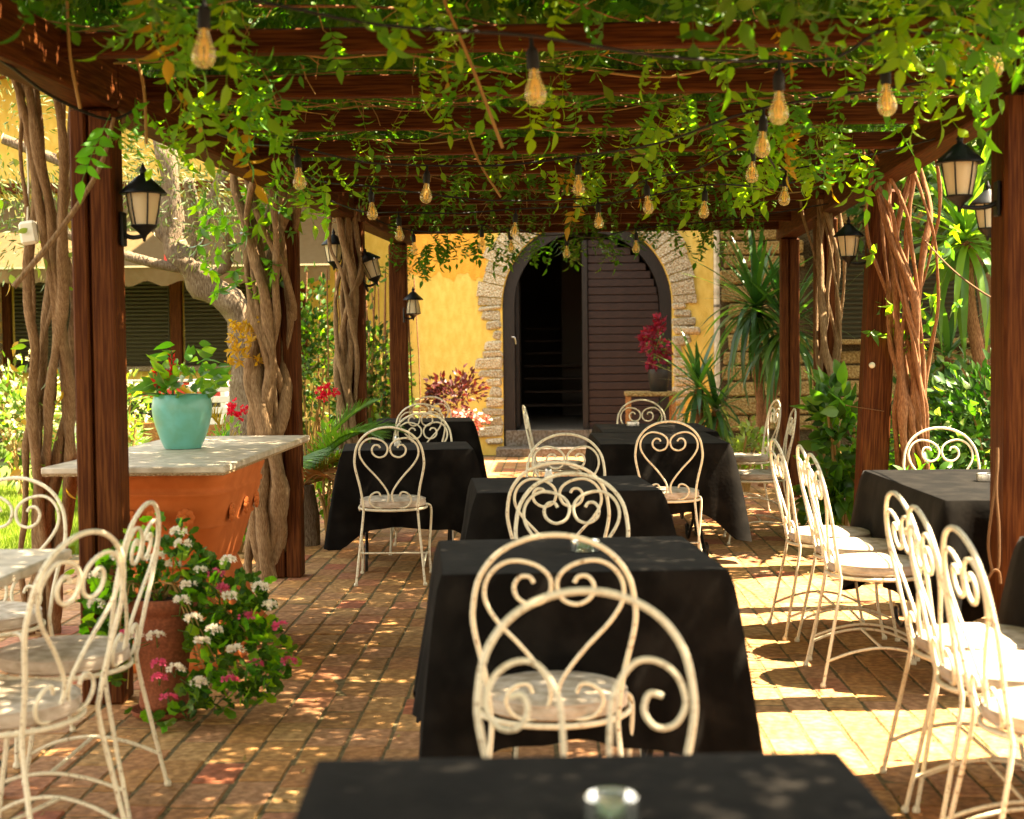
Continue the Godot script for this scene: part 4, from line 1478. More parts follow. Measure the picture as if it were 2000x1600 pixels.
# ------------------------------------------------------------------ pots and their plants
func build_pots() -> void:
	# turquoise pot
	var p := thing("turquoise_pot", "glossy turquoise pot of mixed leaves and red bracts on the marble slab", "plant pot", Vector3(-1.80, .9, -7.0))
	var b := MB.new()
	var prof := []
	for q in [[.0, .0], [.082, .0], [.088, .004], [.108, .05], [.128, .11], [.141, .165], [.144, .20], [.140, .235], [.130, .262], [.122, .262], [.128, .235], [.128, .22]]:
		prof.append(Vector2(q[0], q[1]))
	b.lathe(prof, 40)
	part("pot", b, mats["turquoise"], p)
	var so := MB.new()
	so.lathe([Vector2(.13, .22), Vector2(.0, .235)], 24)
	part("soil", so, mats["soil"], p)
	var xf := []
	for i in 95:
		var a := rng.randf() * TAU
		var u := rng.randf()
		var r := .05 + .11 * u
		var pos := Vector3(cos(a) * r + .03, .26 + rng.randf_range(.0, .24) * (1.1 - u * .6), sin(a) * r)
		xf.append(leaf_at(pos, Vector3(cos(a), rng.randf_range(-.5, .6), sin(a)) + rv(.3), rng.randf_range(.06, .115)))
	leaves(p, "leaf", ["oval_0", "oval_1", "oval_2"], ["shade_leaf", "vine_leaf_2", "bright_leaf", "shade_leaf"], xf, [Color(.05, .12, .02)], 300)
	for i in 9:     # long arching straps to the left
		var a := PI * .75 + rng.randf_range(0, .9)
		var d := Vector3(cos(a), rng.randf_range(.5, 1.4), -sin(a) * .4 + .2)
		var sw := MB.new()
		var L := rng.randf_range(.22, .32)
		var pts := []
		for k in 6:
			var u := k / 5.0
			pts.append(Vector3(-.05, .25, 0) + d.normalized() * L * u + Vector3(-.04 * u, -.30 * u * u * L * 2.2, 0))
		var rows := []
		for k in 6:
			var w := .012 * sin(PI * (.15 + .82 * k / 5.0))
			rows.append(PackedVector3Array([pts[k] + Vector3(0, 0, -w), pts[k] + Vector3(0, -.004, 0), pts[k] + Vector3(0, 0, w)]))
		sw.grid(rows)
		part("strap_leaf", sw, mats["pale_leaf" if i % 2 else "shade_leaf"], p)
	for s in [[Vector3(-.10, .29, .06), Vector3(-.11, .42, .07)], [Vector3(-.03, .3, .05), Vector3(-.03, .47, .06)]]:
		var st := MB.new()
		st.tube(PackedVector3Array([s[0] - Vector3(0, .06, 0), (s[0] + s[1]) / 2, s[1]]), .006, 6)
		var stalk := part("flower_stalk", st, mats["shade_leaf"], p)
		for i in 26:
			var u := i / 26.0
			var a := i * 2.4
			part("bract", leaf_mesh["oval_1"], mats["bract_red"], stalk, leaf_at(s[0].lerp(s[1], u), Vector3(cos(a), 1.3 - u * .2, sin(a)), .045 * (1.1 - .5 * u)))
	# geranium
	p = thing("geranium_pot", "old terracotta pot of trailing geraniums with white and pink blooms", "plant pot", Vector3(-1.485, 0, -5.42))
	b = MB.new()
	prof = []
	for q in [[.0, .028], [.085, .028], [.092, .05], [.090, .09], [.080, .10], [.092, .16], [.108, .30], [.115, .38], [.116, .40], [.132, .405], [.136, .43], [.134, .452], [.12, .455], [.112, .43]]:
		prof.append(Vector2(q[0], q[1]))
	b.lathe(prof, 32)
	part("pot", b, mats["old_terracotta"], p)
	var sa := MB.new()
	sa.lathe([Vector2(.0, .001), Vector2(.10, .001), Vector2(.118, .012), Vector2(.124, .03), .95 * Vector2(.124, .03), Vector2(.10, .016), Vector2(.0, .014)], 30)
	part("saucer", sa, mats["old_terracotta"], p)
	so = MB.new()
	so.lathe([Vector2(.115, .43), Vector2(.0, .44)], 20)
	part("soil", so, mats["soil"], p)
	xf = []
	for c in [[0, .55, .02, .22, .14, 210], [-.17, .38, .06, .10, .20, 110], [.24, .42, .05, .19, .18, 250], [.30, .22, .10, .20, .2, 260], [.09, .08, .17, .12, .09, 80], [-.20, .26, .02, .08, .16, 70], [-.06, .10, .15, .06, .06, 14], [.0, .68, .0, .16, .08, 26]]:
		for i in c[5]:
			var d := rv(1.0)
			while d.length() > 1.0:
				d = rv(1.0)
			var pos := Vector3(c[0] + d.x * c[3], maxf(c[1] + d.y * c[4], .015), c[2] + d.z * minf(c[3], .16))
			if Vector2(pos.x, pos.z).length() < .125 and pos.y < .45 or pos.z > -.05 and absf(pos.x) < .12 and pos.y < .43 and pos.y > .06 and rng.randf() < .88:
				continue
			xf.append(leaf_at(pos, Vector3(d.x, rng.randf_range(-.2, .8), d.z + .5) + rv(.4), rng.randf_range(.034, .058)))
	leaves(p, "leaf", ["round_0", "round_1"], ["vine_leaf_0", "vine_leaf_1", "vine_leaf_2", "vine_leaf_0", "bright_leaf"], xf, [Color(.05, .12, .01), Color(.075, .15, .012)], 300)
	var tr := MB.new()
	for i in 26:
		var a := rng.randf() * TAU
		var e := Vector3(cos(a) * .25 + .08, rng.randf_range(.1, .6), sin(a) * .12 + .08)
		tr.tube(curve([Vector3(0, .43, 0), Vector3(cos(a) * .12, .52, sin(a) * .1 + .03), e], 4), .003, 4, false)
	part("trailing_stems", tr, mats["twig"], p)
	var heads := [[.28, .48, .12, 0], [.20, .33, .2, 0], [.31, .30, .2, 0], [.02, .62, .08, 0], [.26, .60, .05, 0], [.14, .52, .12, 0], [.37, .5, .05, 0], [.10, .66, .02, 0], [.07, .585, .05, 0], [.16, .56, .05, 0], [.08, .70, .0, 0], [.12, .47, .15, 0], [.17, .41, .19, 0], [-.03, .345, .17, 0], [.04, .345, .17, 0], [.24, .37, .2, 0], [.12, .24, .24, 0], [.19, .19, .23, 0], [.40, .43, .05, 0], [-.12, .62, .05, 0], [-.20, .55, .08, 0], [-.18, .45, .1, 0], [.22, .55, .05, 1], [.44, .36, .08, 1], [.47, .235, .1, 1], [.06, .25, .2, 1], [.055, .20, .21, 1], [.29, .19, .2, 1], [.36, .23, .12, 1], [-.06, .35, .15, 1], [.24, .50, .08, 1], [.09, .13, .22, 1], [.33, .4, .1, 1]]
	for hd in heads:
		var c := Vector3(hd[0] * 1.08, hd[1], hd[2] + .07)
		var st := MB.new()
		st.tube(PackedVector3Array([Vector3(c.x * .5, c.y * .8 + .02, c.z * .5), c * .9 + Vector3(0, -.01, 0), c]), .0018, 4)
		var head := part("flower_head", st, mats["shade_leaf"], p)
		for i in (13 if hd[3] == 0 else 9):
			var d := rv(1.0).normalized()
			d.y = absf(d.y) * .7
			part("blossom", leaf_mesh["flower"], mats["petal_white" if hd[3] == 0 else "petal_pink"], head, Transform3D((Basis(Quaternion(Vector3.BACK, (d + Vector3(0, 0, .7)).normalized()))).scaled_local(Vector3.ONE * rng.randf_range(.024, .033)), c + d * Vector3(.030, .022, .022)))
	# burgundy plant by the house
	p = thing("burgundy_shrub", "burgundy-leaved shrub with pale pink flowers in a clay pot by the doorway", "plant pot", Vector3(-1.0, 0, -15.6))
	b = MB.new()
	b.lathe([Vector2(.0, .0), Vector2(.12, .0), Vector2(.15, .22), Vector2(.17, .3), Vector2(.19, .3), Vector2(.19, .36), Vector2(.16, .36), Vector2(.15, .3), Vector2(.0, .3)], 24)
	part("pot", b, mats["terracotta"], p)
	xf = cloud(Vector3(-.03, .80, 0), Vector3(.36, .34, .3), 620, Vector2(.05, .085))
	leaves(p, "leaf", ["oval_0", "oval_1"], ["coleus"], xf, [Color(.065, .012, .012), Color(.05, .012, .010), Color(.10, .02, .018)], 200)
	xf = cloud(Vector3(.06, .60, .22), Vector3(.27, .16, .14), 150, Vector2(.045, .07))
	leaves(p, "blossom", ["flower"], ["coleus_pink", "petal_white", "coleus_pink"], xf, [Color(.42, .14, .13)], 150)
	# bougainvillea on a stool
	var stl := thing("plant_stand", "low wooden plant stand before the closed door leaf", "stand", Vector3(1.13, 0, -17.2))
	b = MB.new()
	b.box(Vector3(0, .80, 0), Vector3(.6, .05, .4), .008)
	part("top", b, mats["ochre_stone_1"], stl)
	for s in [[-1, -1], [-1, 1], [1, -1], [1, 1]]:
		b = MB.new()
		b.box(Vector3(s[0] * .26, .387, s[1] * .16), Vector3(.05, .774, .05), .006)
		part("leg", b, mats["orange_wood"], stl)
	p = thing("bougainvillea_pot", "dark pot of crimson bougainvillea standing before the closed door leaf", "plant pot", Vector3(1.23, .827, -17.2))
	b = MB.new()
	b.lathe([Vector2(.0, .0), Vector2(.10, .0), Vector2(.13, .2), Vector2(.135, .26), Vector2(.12, .26), Vector2(.0, .24)], 24)
	part("pot", b, mats["black_paint"], p)
	xf = cloud(Vector3(-.03, .56, 0), Vector3(.19, .33, .18), 330, Vector2(.05, .08), 0.0, 10)
	leaves(p, "bract", ["oval_2", "oval_0"], ["bougain"], xf, [Color(.42, .012, .05)], 250)
	xf = cloud(Vector3(-.03, .50, 0), Vector3(.17, .3, .16), 90, Vector2(.05, .07))
	leaves(p, "leaf", ["oval_1"], ["shade_leaf"], xf, [Color(.04, .1, .02)], 90)

# ------------------------------------------------------------------ garden
func yucca(label: String, at: Vector3, heads: Array, count: int, length: Vector2, m: Array) -> void:
	var y := thing("yucca", label, "yucca", at)
	for hd in heads:
		var b := MB.new()
		b.tube(curve([Vector3.ZERO, Vector3(hd.x * .15, hd.y * .45, hd.z * .2), Vector3(hd.x * .8, hd.y * .75, hd.z * .8), hd], 4), [.05, .05, .05, .048, .046, .045, .044, .043, .042, .041, .04, .04, .04], 8, true, .1)
		part("trunk", b, mats["bark_warm"], y)
		for i in count:
			var a := i * 2.399 + rng.randf_range(-.2, .2)
			var u := float(i) / count
			var el := lerpf(-1.0, 1.35, pow(u, .9)) + rng.randf_range(-.15, .15)
			var d := Vector3(cos(a) * cos(el), sin(el), sin(a) * cos(el))
			var L := rng.randf_range(length.x, length.y)
			# sword leaves bend toward the ground: their local -z must look down
			var yv := d.normalized()
			var zv := (Vector3.UP - yv * yv.y)
			zv = Vector3(cos(a), 0, sin(a)) * -1.0 if zv.length() < .05 else zv.normalized()
			var bs := Basis(yv.cross(zv), yv, zv)
			part("leaf", leaf_mesh["sword_%d" % (0 if u > .55 else 1)], mats[m[i % m.size()]], y, Transform3D(bs.scaled_local(Vector3(1.0, L, L)), hd + Vector3(0, u * .1 - .05, 0) + d * .02))

func palm(label: String, at: Vector3, fronds: Array) -> void:
	var p := thing("cycad_palm", label, "palm", at)
	var tr := MB.new()
	tr.tube(PackedVector3Array([Vector3.ZERO, Vector3(0, .2, 0), Vector3(0, .42, 0)]), [.12, .13, .09], 12, true, .12)
	part("trunk", tr, mats["olive_bark"], p)
	for f in fronds:   # [azimuth, rise, length, droop, material]
		var b := MB.new()
		var az: float = f[0]
		var out := Vector3(cos(az), 0, sin(az))
		var L: float = f[2]
		var pts := PackedVector3Array()
		for k in 15:
			var u := k / 14.0
			pts.append(Vector3(0, .4, 0) + out * L * (u - .12 * u * u) * cos(f[1] * (1 - .2 * u)) + Vector3.UP * L * (sin(f[1]) * u * 1.15 - f[3] * u * u))
		b.tube(pts, .007, 5)
		var fr := part("frond", b, mats[f[4]], p)
		var lf := MB.new()
		for k in 60:
			var u := .12 + .87 * k / 60.0
			var i := int(u * 14)
			var pos := pts[i].lerp(pts[mini(i + 1, 14)], u * 14 - i)
			var t := (pts[mini(i + 1, 14)] - pts[i]).normalized()
			var sd := t.cross(Vector3.UP).normalized()
			var nu := sd.cross(t)
			for s in [-1, 1]:
				var d: Vector3 = sd * s + t * (.55 + .5 * u) + nu * .35 + rv(.06)
				blade(lf, Transform3D(basis_to(d, rng.randf()), pos), .26 * (sin(PI * (.12 + .85 * u)) * .8 + .2), .014, .1, .18, 2, .8)
		var lp := part("leaflets", lf, mats[f[4]], fr)
		lp.set_meta("kind", "stuff")

func bush(called: String, label: String, at: Vector3, r: Vector3, count: int, size: Vector2, ms: Array, cols: Array, kinds: Array, most := 300, clumps := 22) -> Node3D:
	var b := thing(called, label, "shrub" if called != "hedge" else "hedge", at)
	var st := MB.new()
	for i in 9:
		var e := rv(1.0) * r * .6 + Vector3(0, r.y * 1.1, 0)
		st.tube(curve([Vector3(e.x * .2, 0, e.z * .2), e * .5 + rv(.03), e], 4), .010, 5)
	part("stems", st, mats["twig"], b)
	leaves(b, "leaf", kinds, ms, cloud(Vector3(0, r.y * 1.05, 0), r, count, size, .1, clumps), cols, most)
	return b

func tree(label: String, at: Vector3, trunk_pts: Array, rad: float, clouds: Array, leaf: String, size: Vector2, cols: Array, bark: String) -> Node3D:
	var t := thing("tree", label, "tree", at)
	var path := curve(trunk_pts, 5)
	var rr := []
	for k in path.size():
		rr.append(rad * (1.0 - .55 * k / path.size()) * (1.0 + .15 * sin(k * 1.7)))
	var b := MB.new()
	b.tube(path, rr, 14, true, .16)
	part("trunk", b, mats[bark], t)
	var xs := []
	var cs := []
	for c in clouds:
		var lb := MB.new()
		var s: Vector3 = path[int(path.size() * .6)]
		lb.tube(curve([s, s.lerp(c[0], .5) + rv(.15), c[0]], 4), rad * .28, 6)
		part("limb", lb, mats[bark], t)
		var got := cloud(c[0], c[1], c[2], size, .2, 18)
		xs.append_array(got)
		for i in got.size():
			cs.append(cols[rng.randi() % cols.size()])
	merged("crown", leaf_mesh[leaf], mats["foliage"], xs, cs, t)
	return t

func build_garden() -> void:
	var green := [Color(.05, .115, .015), Color(.08, .16, .018), Color(.035, .085, .015)]
	var light := [Color(.10, .16, .016), Color(.13, .18, .02), Color(.07, .125, .015)]
	# olive tree on the left
	tree("leaning gnarled olive tree with pale bark between the left posts", Vector3(-2.55, 0, -12.2), [Vector3.ZERO, Vector3(-.05, .7, .05), Vector3(-.02, 1.25, 0), Vector3(-.12, 1.72, 0), Vector3(-.42, 1.98, .05), Vector3(-.62, 2.3, .1), Vector3(-.62, 2.9, .1), Vector3(-.8, 3.4, 0)], .16,
		[[Vector3(-.9, 2.9, 0), Vector3(.75, .55, .6), 900], [Vector3(-.1, 2.35, .3), Vector3(.55, .4, .45), 500], [Vector3(-1.6, 2.4, .3), Vector3(.6, .6, .5), 600], [Vector3(.3, 3.3, 0), Vector3(.9, .5, .7), 800], [Vector3(-1.9, 3.1, .4), Vector3(1.0, .8, .6), 1300], [Vector3(-.4, 2.75, .4), Vector3(.6, .5, .5), 800]],
		"narrow", Vector2(.05, .085), [Color(.10, .13, .045), Color(.15, .165, .06), Color(.075, .10, .03), Color(.19, .17, .045)], "olive_bark")
	# trees behind on the right: light comes through them
	tree("sunlit leafy tree above the hedge on the right", Vector3(5.6, 0, -12.5), [Vector3.ZERO, Vector3(-.2, 1.2, .1), Vector3(-.5, 2.2, .2), Vector3(-.9, 3.0, .2)], .16,
		[[Vector3(-1.6, 3.0, .3), Vector3(1.2, .9, 1.3), 2200], [Vector3(-.6, 3.8, 0), Vector3(1.4, 1.0, 1.5), 2200], [Vector3(-2.2, 2.5, 1.4), Vector3(.9, .7, 1.0), 1300]],
		"oval_0", Vector2(.09, .16), light, "bark")
	tree("dense green tree shading the stone wing", Vector3(4.6, 0, -15.0), [Vector3.ZERO, Vector3(-.1, 1.3, 0), Vector3(-.3, 2.4, .1), Vector3(-.5, 3.4, 0)], .15,
		[[Vector3(-.9, 3.2, .4), Vector3(1.6, .9, 1.4), 2600], [Vector3(-.1, 4.0, 0), Vector3(1.5, .9, 1.4), 2200], [Vector3(-1.5, 3.9, -.3), Vector3(1.1, .7, 1.1), 1300], [Vector3(-1.0, 4.2, 1.7), Vector3(1.3, .8, 1.2), 2400], [Vector3(-1.9, 3.7, -.1), Vector3(1.2, .6, 1.3), 2000]],
		"oval_1", Vector2(.10, .17), green, "bark")
	tree("green tree rising behind the far corner of the pergola", Vector3(3.6, 0, -10.5), [Vector3.ZERO, Vector3(.05, 1.2, 0), Vector3(.0, 2.3, .1), Vector3(.1, 3.1, 0)], .11,
		[[Vector3(.0, 3.2, .2), Vector3(.95, .7, 1.2), 1700], [Vector3(.6, 2.7, -.8), Vector3(.8, .7, .9), 1200]],
		"oval_0", Vector2(.08, .14), light, "bark")
	# hedge and shrubs on the right
	bush("hedge", "clipped glossy green hedge behind the chair at the sunlit table", Vector3(2.80, 0, -9.2), Vector3(.72, .62, .45), 2800, Vector2(.06, .095), ["shade_leaf", "vine_leaf_2", "bright_leaf", "pale_leaf"], green, ["oval_1", "oval_0"], 300, 70)
	bush("hedge", "far part of the clipped green hedge beyond the vine stems", Vector3(3.0, 0, -10.6), Vector3(.9, .62, .5), 2000, Vector2(.06, .095), ["shade_leaf", "vine_leaf_2", "bright_leaf", "pale_leaf"], green, ["oval_1", "oval_0"], 120, 40)
	bush("broadleaf_shrub", "glossy broad-leaved shrub left of the leaning right post", Vector3(1.98, 0, -10.1), Vector3(.30, .56, .27), 520, Vector2(.09, .17), ["shade_leaf", "vine_leaf_0", "bright_leaf", "shade_leaf"], green, ["oval_0", "oval_2"], 300, 20)
	bush("broadleaf_shrub", "small dark shrub at the foot of the leaning right post", Vector3(2.12, 0, -8.55), Vector3(.28, .36, .22), 260, Vector2(.07, .12), ["shade_leaf", "vine_leaf_2"], green, ["oval_0", "oval_1"], 260, 14)
	bush("broadleaf_shrub", "little pale green shrub under the large yucca", Vector3(1.78, 0, -13.6), Vector3(.2, .32, .2), 200, Vector2(.06, .11), ["pale_leaf", "bright_leaf"], light, ["oval_0"], 200, 12)
	yucca("large dark yucca with drooping sword leaves before the stone wing", Vector3(2.0, 0, -14.1), [Vector3(-.06, 1.72, 0), Vector3(.22, 1.5, .1)], 92, Vector2(.55, .95), ["yucca_leaf", "yucca_leaf", "yucca_light"])
	yucca("small yucca between the bougainvillea pot and the large yucca", Vector3(1.5, 0, -14.9), [Vector3(-.03, .92, 0), Vector3(.14, .7, .05)], 44, Vector2(.45, .75), ["yucca_leaf", "yucca_leaf", "yucca_light"])
	yucca("bright yucca fan hanging behind the near right lantern", Vector3(2.95, 0, -9.9), [Vector3(-.18, 2.05, 0)], 60, Vector2(.6, .9), ["yucca_light", "frond", "bright_leaf"])
	yucca("low dark yucca behind the hedge", Vector3(3.1, 0, -11.6), [Vector3(0, 1.25, 0)], 36, Vector2(.4, .65), ["yucca_leaf", "yucca_light"])
	# palms and flowers on the left
	palm("cycad palm with gold and dry fronds before the far left table", Vector3(-1.78, 0, -10.15), [[.1, .92, 1.15, .58, "frond"], [-.05, .7, 1.05, .7, "frond_gold"], [.4, .55, 1.0, .72, "frond_dry"], [.55, .95, 1.15, .62, "frond"], [.25, .75, 1.05, .72, "frond_gold"], [.9, .6, .95, .85, "frond_dry"], [.1, .45, .8, .75, "frond_dry"], [1.4, .8, .85, .6, "frond"], [-.3, 1.1, .95, .4, "frond"], [2.2, .9, .8, .5, "frond"]])
	palm("golden cycad palm behind the turquoise pot", Vector3(-2.15, 0, -10.3), [[2.6, 1.15, 1.05, .35, "frond_gold"], [3.0, .9, .95, .5, "frond_gold"], [2.2, .7, .75, .6, "frond"], [3.5, .8, .8, .5, "frond"], [1.3, .9, .7, .5, "frond"], [.5, 1.2, .8, .5, "frond_gold"]])
	for a in [["red-flowered plant left of the middle post", Vector3(-2.15, 0, -9.75), .98], ["red-flowered plant right of the middle post", Vector3(-1.60, 0, -10.15), 1.06]]:
		var p := bush("flowering_plant", a[0], a[1], Vector3(.17, .45, .17), 170, Vector2(.05, .08), ["vine_leaf_0", "bright_leaf"], light, ["oval_1"], 170, 12)
		leaves(p, "blossom", ["flower"], ["petal_red"], cloud(Vector3(.02, a[2], .05), Vector3(.09, .08, .08), 46, Vector2(.03, .05), 0.0, 6), [Color(.6, .01, .04)], 46)
	# climbing curtain of leaves behind the third left post
	for a in [["curtain of small climbing leaves between the far left posts", Vector3(-1.72, 0, -13.4), Vector3(.36, .95, .16), 1500], ["column of bright creeper beside the yellow wall", Vector3(-1.75, 0, -15.2), Vector3(.3, .85, .25), 900], ["dark ivy mass behind the twisted vines", Vector3(-2.35, 0, -13.9), Vector3(.55, 1.0, .3), 1700]]:
		var b := bush("creeper", a[0], a[1], a[2], a[3], Vector2(.05, .085), ["vine_leaf_0", "vine_leaf_1", "bright_leaf"], light if a[1].z < -15 else green + light, ["oval_0", "oval_2"], 110, 30)
		var rd := MB.new()
		for i in 9:
			var x: float = a[2].x * (-1.0 + 2.0 * i / 8.0)
			rd.tube(curve([Vector3(x, 0, 0), Vector3(x + .05 * sin(i), .9, 0), Vector3(x, 2.1, 0)], 3), .007, 5)
		part("canes", rd, mats["bark_warm"], b)
	# bushes on the lawn side
	for a in [["white-flowering oleander at the far left edge", Vector3(-5.0, 0, -13.6), Vector3(.55, .62, .5), 700], ["white-flowering oleander behind the leftmost vine stems", Vector3(-4.35, 0, -14.6), Vector3(.5, .55, .5), 600]]:
		var p := bush("oleander", a[0], a[1], a[2], a[3], Vector2(.08, .13), ["bright_leaf", "pale_leaf", "vine_leaf_1"], light, ["narrow", "oval_1"], 200, 26)
		leaves(p, "blossom", ["flower"], ["oleander"], cloud(Vector3(0, a[2].y * 1.25, .1), a[2] * .95, 130, Vector2(.05, .09), 0.0, 16), [Color(.78, .7, .45)], 130)
	bush("flowering_plant", "young light green plant between the leftmost vine and the near left post", Vector3(-3.85, 0, -12.9), Vector3(.25, .5, .25), 220, Vector2(.08, .13), ["bright_leaf", "pale_leaf"], light, ["narrow"], 200, 14)
	bush("flowering_plant", "low green bush on the lawn edge below the game table", Vector3(-3.95, 0, -12.3), Vector3(.3, .28, .3), 260, Vector2(.07, .11), ["vine_leaf_1", "bright_leaf"], light, ["oval_0"], 200, 14)
	bush("flowering_plant", "variegated leafy plant right behind the turquoise pot", Vector3(-2.2, 0, -9.5), Vector3(.22, .48, .2), 200, Vector2(.06, .1), ["pale_leaf", "vine_leaf_0", "vine_leaf_2"], light, ["oval_0"], 200, 12)
	# game table beyond the lawn
	var g := thing("game_table", "red and black football game table with striped legs before the yellow house", "game table", Vector3(-4.05, 0, -15.2))
	var b := MB.new()
	b.box(Vector3(0, .96, 0), Vector3(2.0, .17, .9), .015)
	part("cabinet", b, mats["red_paint"], g)
	b = MB.new()
	b.box(Vector3(0, .78, 0), Vector3(2.0, .2, .9), .015)
	part("apron", b, mats["black_paint"], g)
	b = MB.new()
	b.box(Vector3(0, 1.06, .44), Vector3(2.02, .03, .05), .006)
	part("rail", b, mats["steel"], g)
	for s in [[-.85, -.38], [-.85, .38], [.7, .46], [.85, -.38]]:
		b = MB.new()
		b.tube(PackedVector3Array([Vector3(s[0], .34, s[1]), Vector3(s[0], .7, s[1]), Vector3(s[0], 1.05, s[1])]), .045, 10)
		var lg := part("leg", b, mats["white_paint"], g)
		var f := MB.new()
		f.tube(PackedVector3Array([Vector3(s[0], .0, s[1]), Vector3(s[0], .17, s[1]), Vector3(s[0], .338, s[1])]), .047, 10)
		part("sleeve", f, mats["black_paint"], lg)
	for i in 6:
		b = MB.new()
		b.tube(PackedVector3Array([Vector3(-.8 + i * .32, .99, -.62), Vector3(-.8 + i * .32, .99, 0), Vector3(-.8 + i * .32, .99, .62)]), .012, 6)
		part("rod", b, mats["steel"], g)
	var ob := thing("timber_screen", "orange wooden panel standing behind the turquoise pot", "screen", Vector3(-3.35, 0, -14.3))
	for i in 7:
		b = MB.new()
		b.box(Vector3(-.62 + i * .2, .33, 0), Vector3(.19, .66, .03), .006)
		part("board", b, mats["orange_wood"], ob)
	var wb := thing("white_slat_crate", "white slatted crate behind the golden cycad", "crate", Vector3(-3.0, 0, -13.2))
	for i in 4:
		b = MB.new()
		b.box(Vector3(0, .72 + i * .1, 0), Vector3(.7, .06, .03), .006)
		part("slat", b, mats["white_paint"], wb)
	for s in [-1, 1]:
		b = MB.new()
		b.box(Vector3(s * .3, .54, -.035), Vector3(.06, 1.08, .03), .006)
		part("upright", b, mats["white_paint"], wb)

# ------------------------------------------------------------------ small things
func ashtray(at: Vector3, label: String, glass: bool, r := .055) -> void:
	var t := thing("ashtray", label, "ashtray", at)
	var b := MB.new()
	b.lathe([Vector2(.0, .0), Vector2(r * .96, .0), Vector2(r, .004), Vector2(r, .032), Vector2(r * .94, .036), Vector2(r * .82, .034), Vector2(r * .78, .012), Vector2(.0, .010)], 28)
	if glass:
		if not mats.has("solid_glass"):
			var m := mat("solid_glass", Color(.93, .97, .92, .05), .02)
			m.refraction_enabled = true
			m.refraction_scale = .05
		part("bowl", b, mats["solid_glass"], t)
	else:
		part("bowl", b, mats["steel"], t)

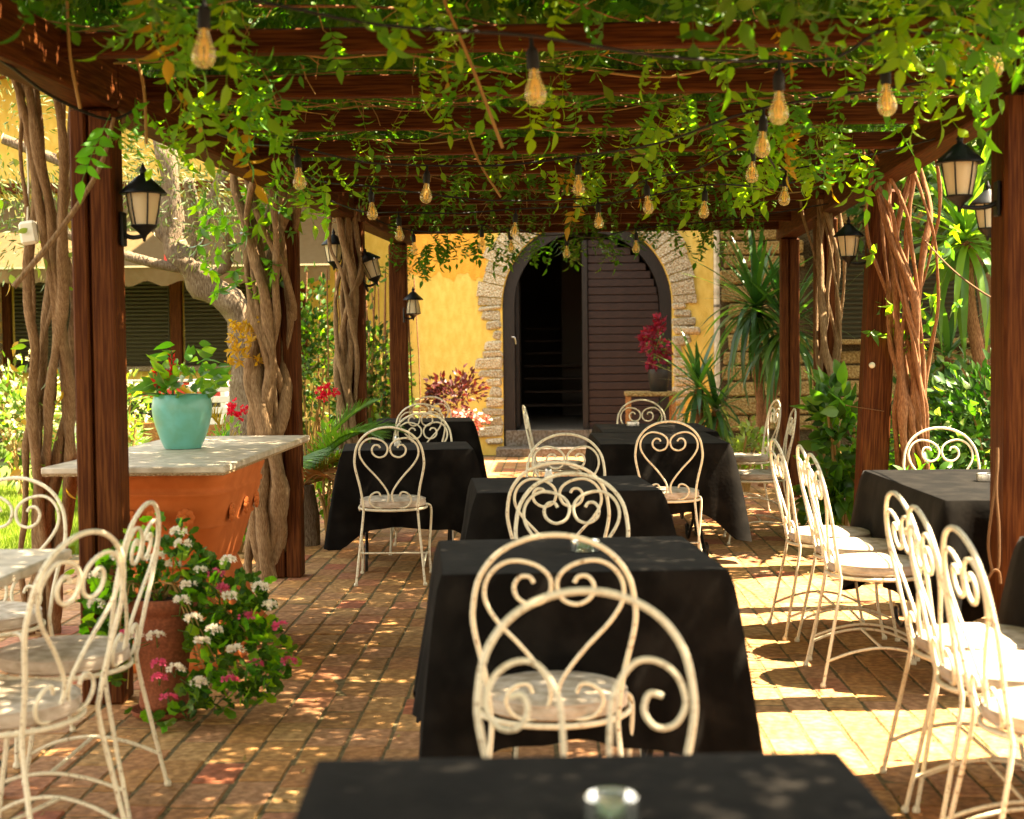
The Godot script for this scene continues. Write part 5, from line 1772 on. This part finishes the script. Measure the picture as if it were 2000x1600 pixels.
func build_small_things() -> void:
	ashtray(Vector3(.07, .7535, -1.90), "clear glass ashtray on the blurred front table", true, .036)
	ashtray(Vector3(.09, .7535, -4.42), "small clear glass ashtray on the near central table", true, .045)
	ashtray(Vector3(1.93, .7535, -6.55), "round metal ashtray on the sunlit right table", false, .05)
	ashtray(Vector3(.60, .7535, -11.2), "pale metal ashtray on the far half of the long table", false, .05)
	for a in [[Vector3(-.03, .7535, -6.7), "salt shaker on the middle central table"], [Vector3(-1.0, .7535, -9.2), "salt shaker on the left table"]]:
		var t := thing("salt_shaker", a[1], "shaker", a[0])
		var b := MB.new()
		b.lathe([Vector2(.0, .0), Vector2(.018, .0), Vector2(.019, .03), Vector2(.014, .05)], 14)
		part("jar", b, mats["white_paint"], t)
		b = MB.new()
		b.lathe([Vector2(.015, .05), Vector2(.015, .06), Vector2(.0, .067)], 14)
		part("cap", b, mats["steel"], t)
	# rope hanging from the near right post
	var r := thing("hanging_rope", "loop of tan rope hanging on the near right post", "rope", Vector3(1.645, 0, -5.50))
	var b := MB.new()
	b.tube(curve([Vector3(.012, .98, .0), Vector3(.008, .9, .01), Vector3(-.012, .75, .012), Vector3(-.025, .62, .012), Vector3(-.012, .53, .012), Vector3(.0, .52, .012), Vector3(.014, .545, .012), Vector3(.014, .68, .012), Vector3(.004, .82, .012), Vector3(.01, .96, .008)], 6), .0055, 6)
	part("loop", b, mats["rope"], r)
	b = MB.new()
	b.tube(curve([Vector3(-.03, .48, .014), Vector3(-.015, .51, .016), Vector3(.0, .523, .018), Vector3(.015, .51, .016), Vector3(.02, .47, .014)], 5), .0055, 6)
	part("knot", b, mats["rope"], r)
	# cable slung from the right vine to the near right post
	var w := thing("slack_cable", "pale slack cable strung from the vine stems to the near right post", "cable", Vector3.ZERO)
	b = MB.new()
	b.tube(curve([Vector3(2.2, 2.0, -8.8), Vector3(2.15, 1.78, -8.0), Vector3(2.05, 1.6, -7.0), Vector3(1.9, 1.45, -5.75)], 6), .005, 5)
	part("cable", b, mats["rope"], w)
	w = thing("slack_cable", "black cable looped along the near left beam", "cable", Vector3.ZERO)
	b = MB.new()
	b.tube(curve([Vector3(-1.80, 2.34, -4.2), Vector3(-1.77, 2.315, -4.7), Vector3(-1.75, 2.27, -5.1), Vector3(-1.68, 2.25, -5.5), Vector3(-1.60, 2.30, -5.6)], 6), .006, 5)
	part("cable", b, mats["cable"], w)
	var kn := thing("post_knob", "small white porcelain knob on the leaning right post", "knob", Vector3(1.925, 1.24, -8.905))
	b = MB.new()
	b.lathe([Vector2(.012, -.01), Vector2(.018, .0), Vector2(.019, .008), Vector2(.012, .018), Vector2(.0, .021)], 12)
	part("knob", b, mats["white_plastic"], kn, Transform3D(Basis(Vector3.RIGHT, PI / 2), Vector3.ZERO))
	var wt := thing("wire_tie", "thin wire tied round the leaning right post", "wire", Vector3(1.90, .97, -9.0))
	b = MB.new()
	b.tube(PackedVector3Array([Vector3(-.092, .02, -.1), Vector3(-.092, .02, .092), Vector3(0, .006, .098), Vector3(.096, -.01, .092), Vector3(.17, -.01, .0)]), .003, 5)
	part("wire", b, mats["rope"], wt)
	# white box tied to the left vine
	var bx := thing("junction_box", "small white plastic box tied to the leftmost vine stems", "box", Vector3(-2.22, 1.88, -6.15))
	b = MB.new()
	b.box(Vector3.ZERO, Vector3(.075, .10, .04), .012, Basis(Vector3.BACK, .15))
	part("case", b, mats["white_plastic"], bx)
	b = MB.new()
	b.tube(PackedVector3Array([Vector3(-.005, .05, 0), Vector3(.0, .2, -.01), Vector3(-.01, .4, -.03)]), .005, 5)
	part("cord", b, mats["white_plastic"], bx)
	# slanting dead stem across the near left post
	var ds := thing("dead_branch", "long bare dead branch slanting across the near left post", "branch", Vector3.ZERO)
	b = MB.new()
	b.tube(curve([Vector3(-2.02, 1.62, -5.42), Vector3(-1.85, 1.83, -5.45), Vector3(-1.7, 2.05, -5.45), Vector3(-1.62, 2.24, -5.4)], 5), [.012, .012, .012, .012, .011, .011, .011, .01, .01, .01, .009, .009, .008, .008, .008, .007], 6)
	part("branch", b, mats["bark"], ds)
	# fallen petals and leaves on the tiles
	var xf := []
	var cols := []
	for i in 420:
		var p := Vector3(rng.randf_range(-2.6, 1.8), .004, rng.randf_range(-3.5, -12.0))
		xf.append(Transform3D(Basis(Vector3.UP, rng.randf() * TAU) * Basis(Vector3.RIGHT, PI / 2 + rng.randf_range(-.3, .3)).scaled(Vector3.ONE * rng.randf_range(.012, .03)), p))
		cols.append([Color(.3, .19, .05), Color(.2, .12, .04), Color(.4, .3, .1)][i % 3])
	var lt := many("leaf_litter", leaf_mesh["oval_1"], mats["foliage"], xf, cols, self)
	tag(lt, "scattered dry leaves and petals on the paving", "litter", "", "stuff")
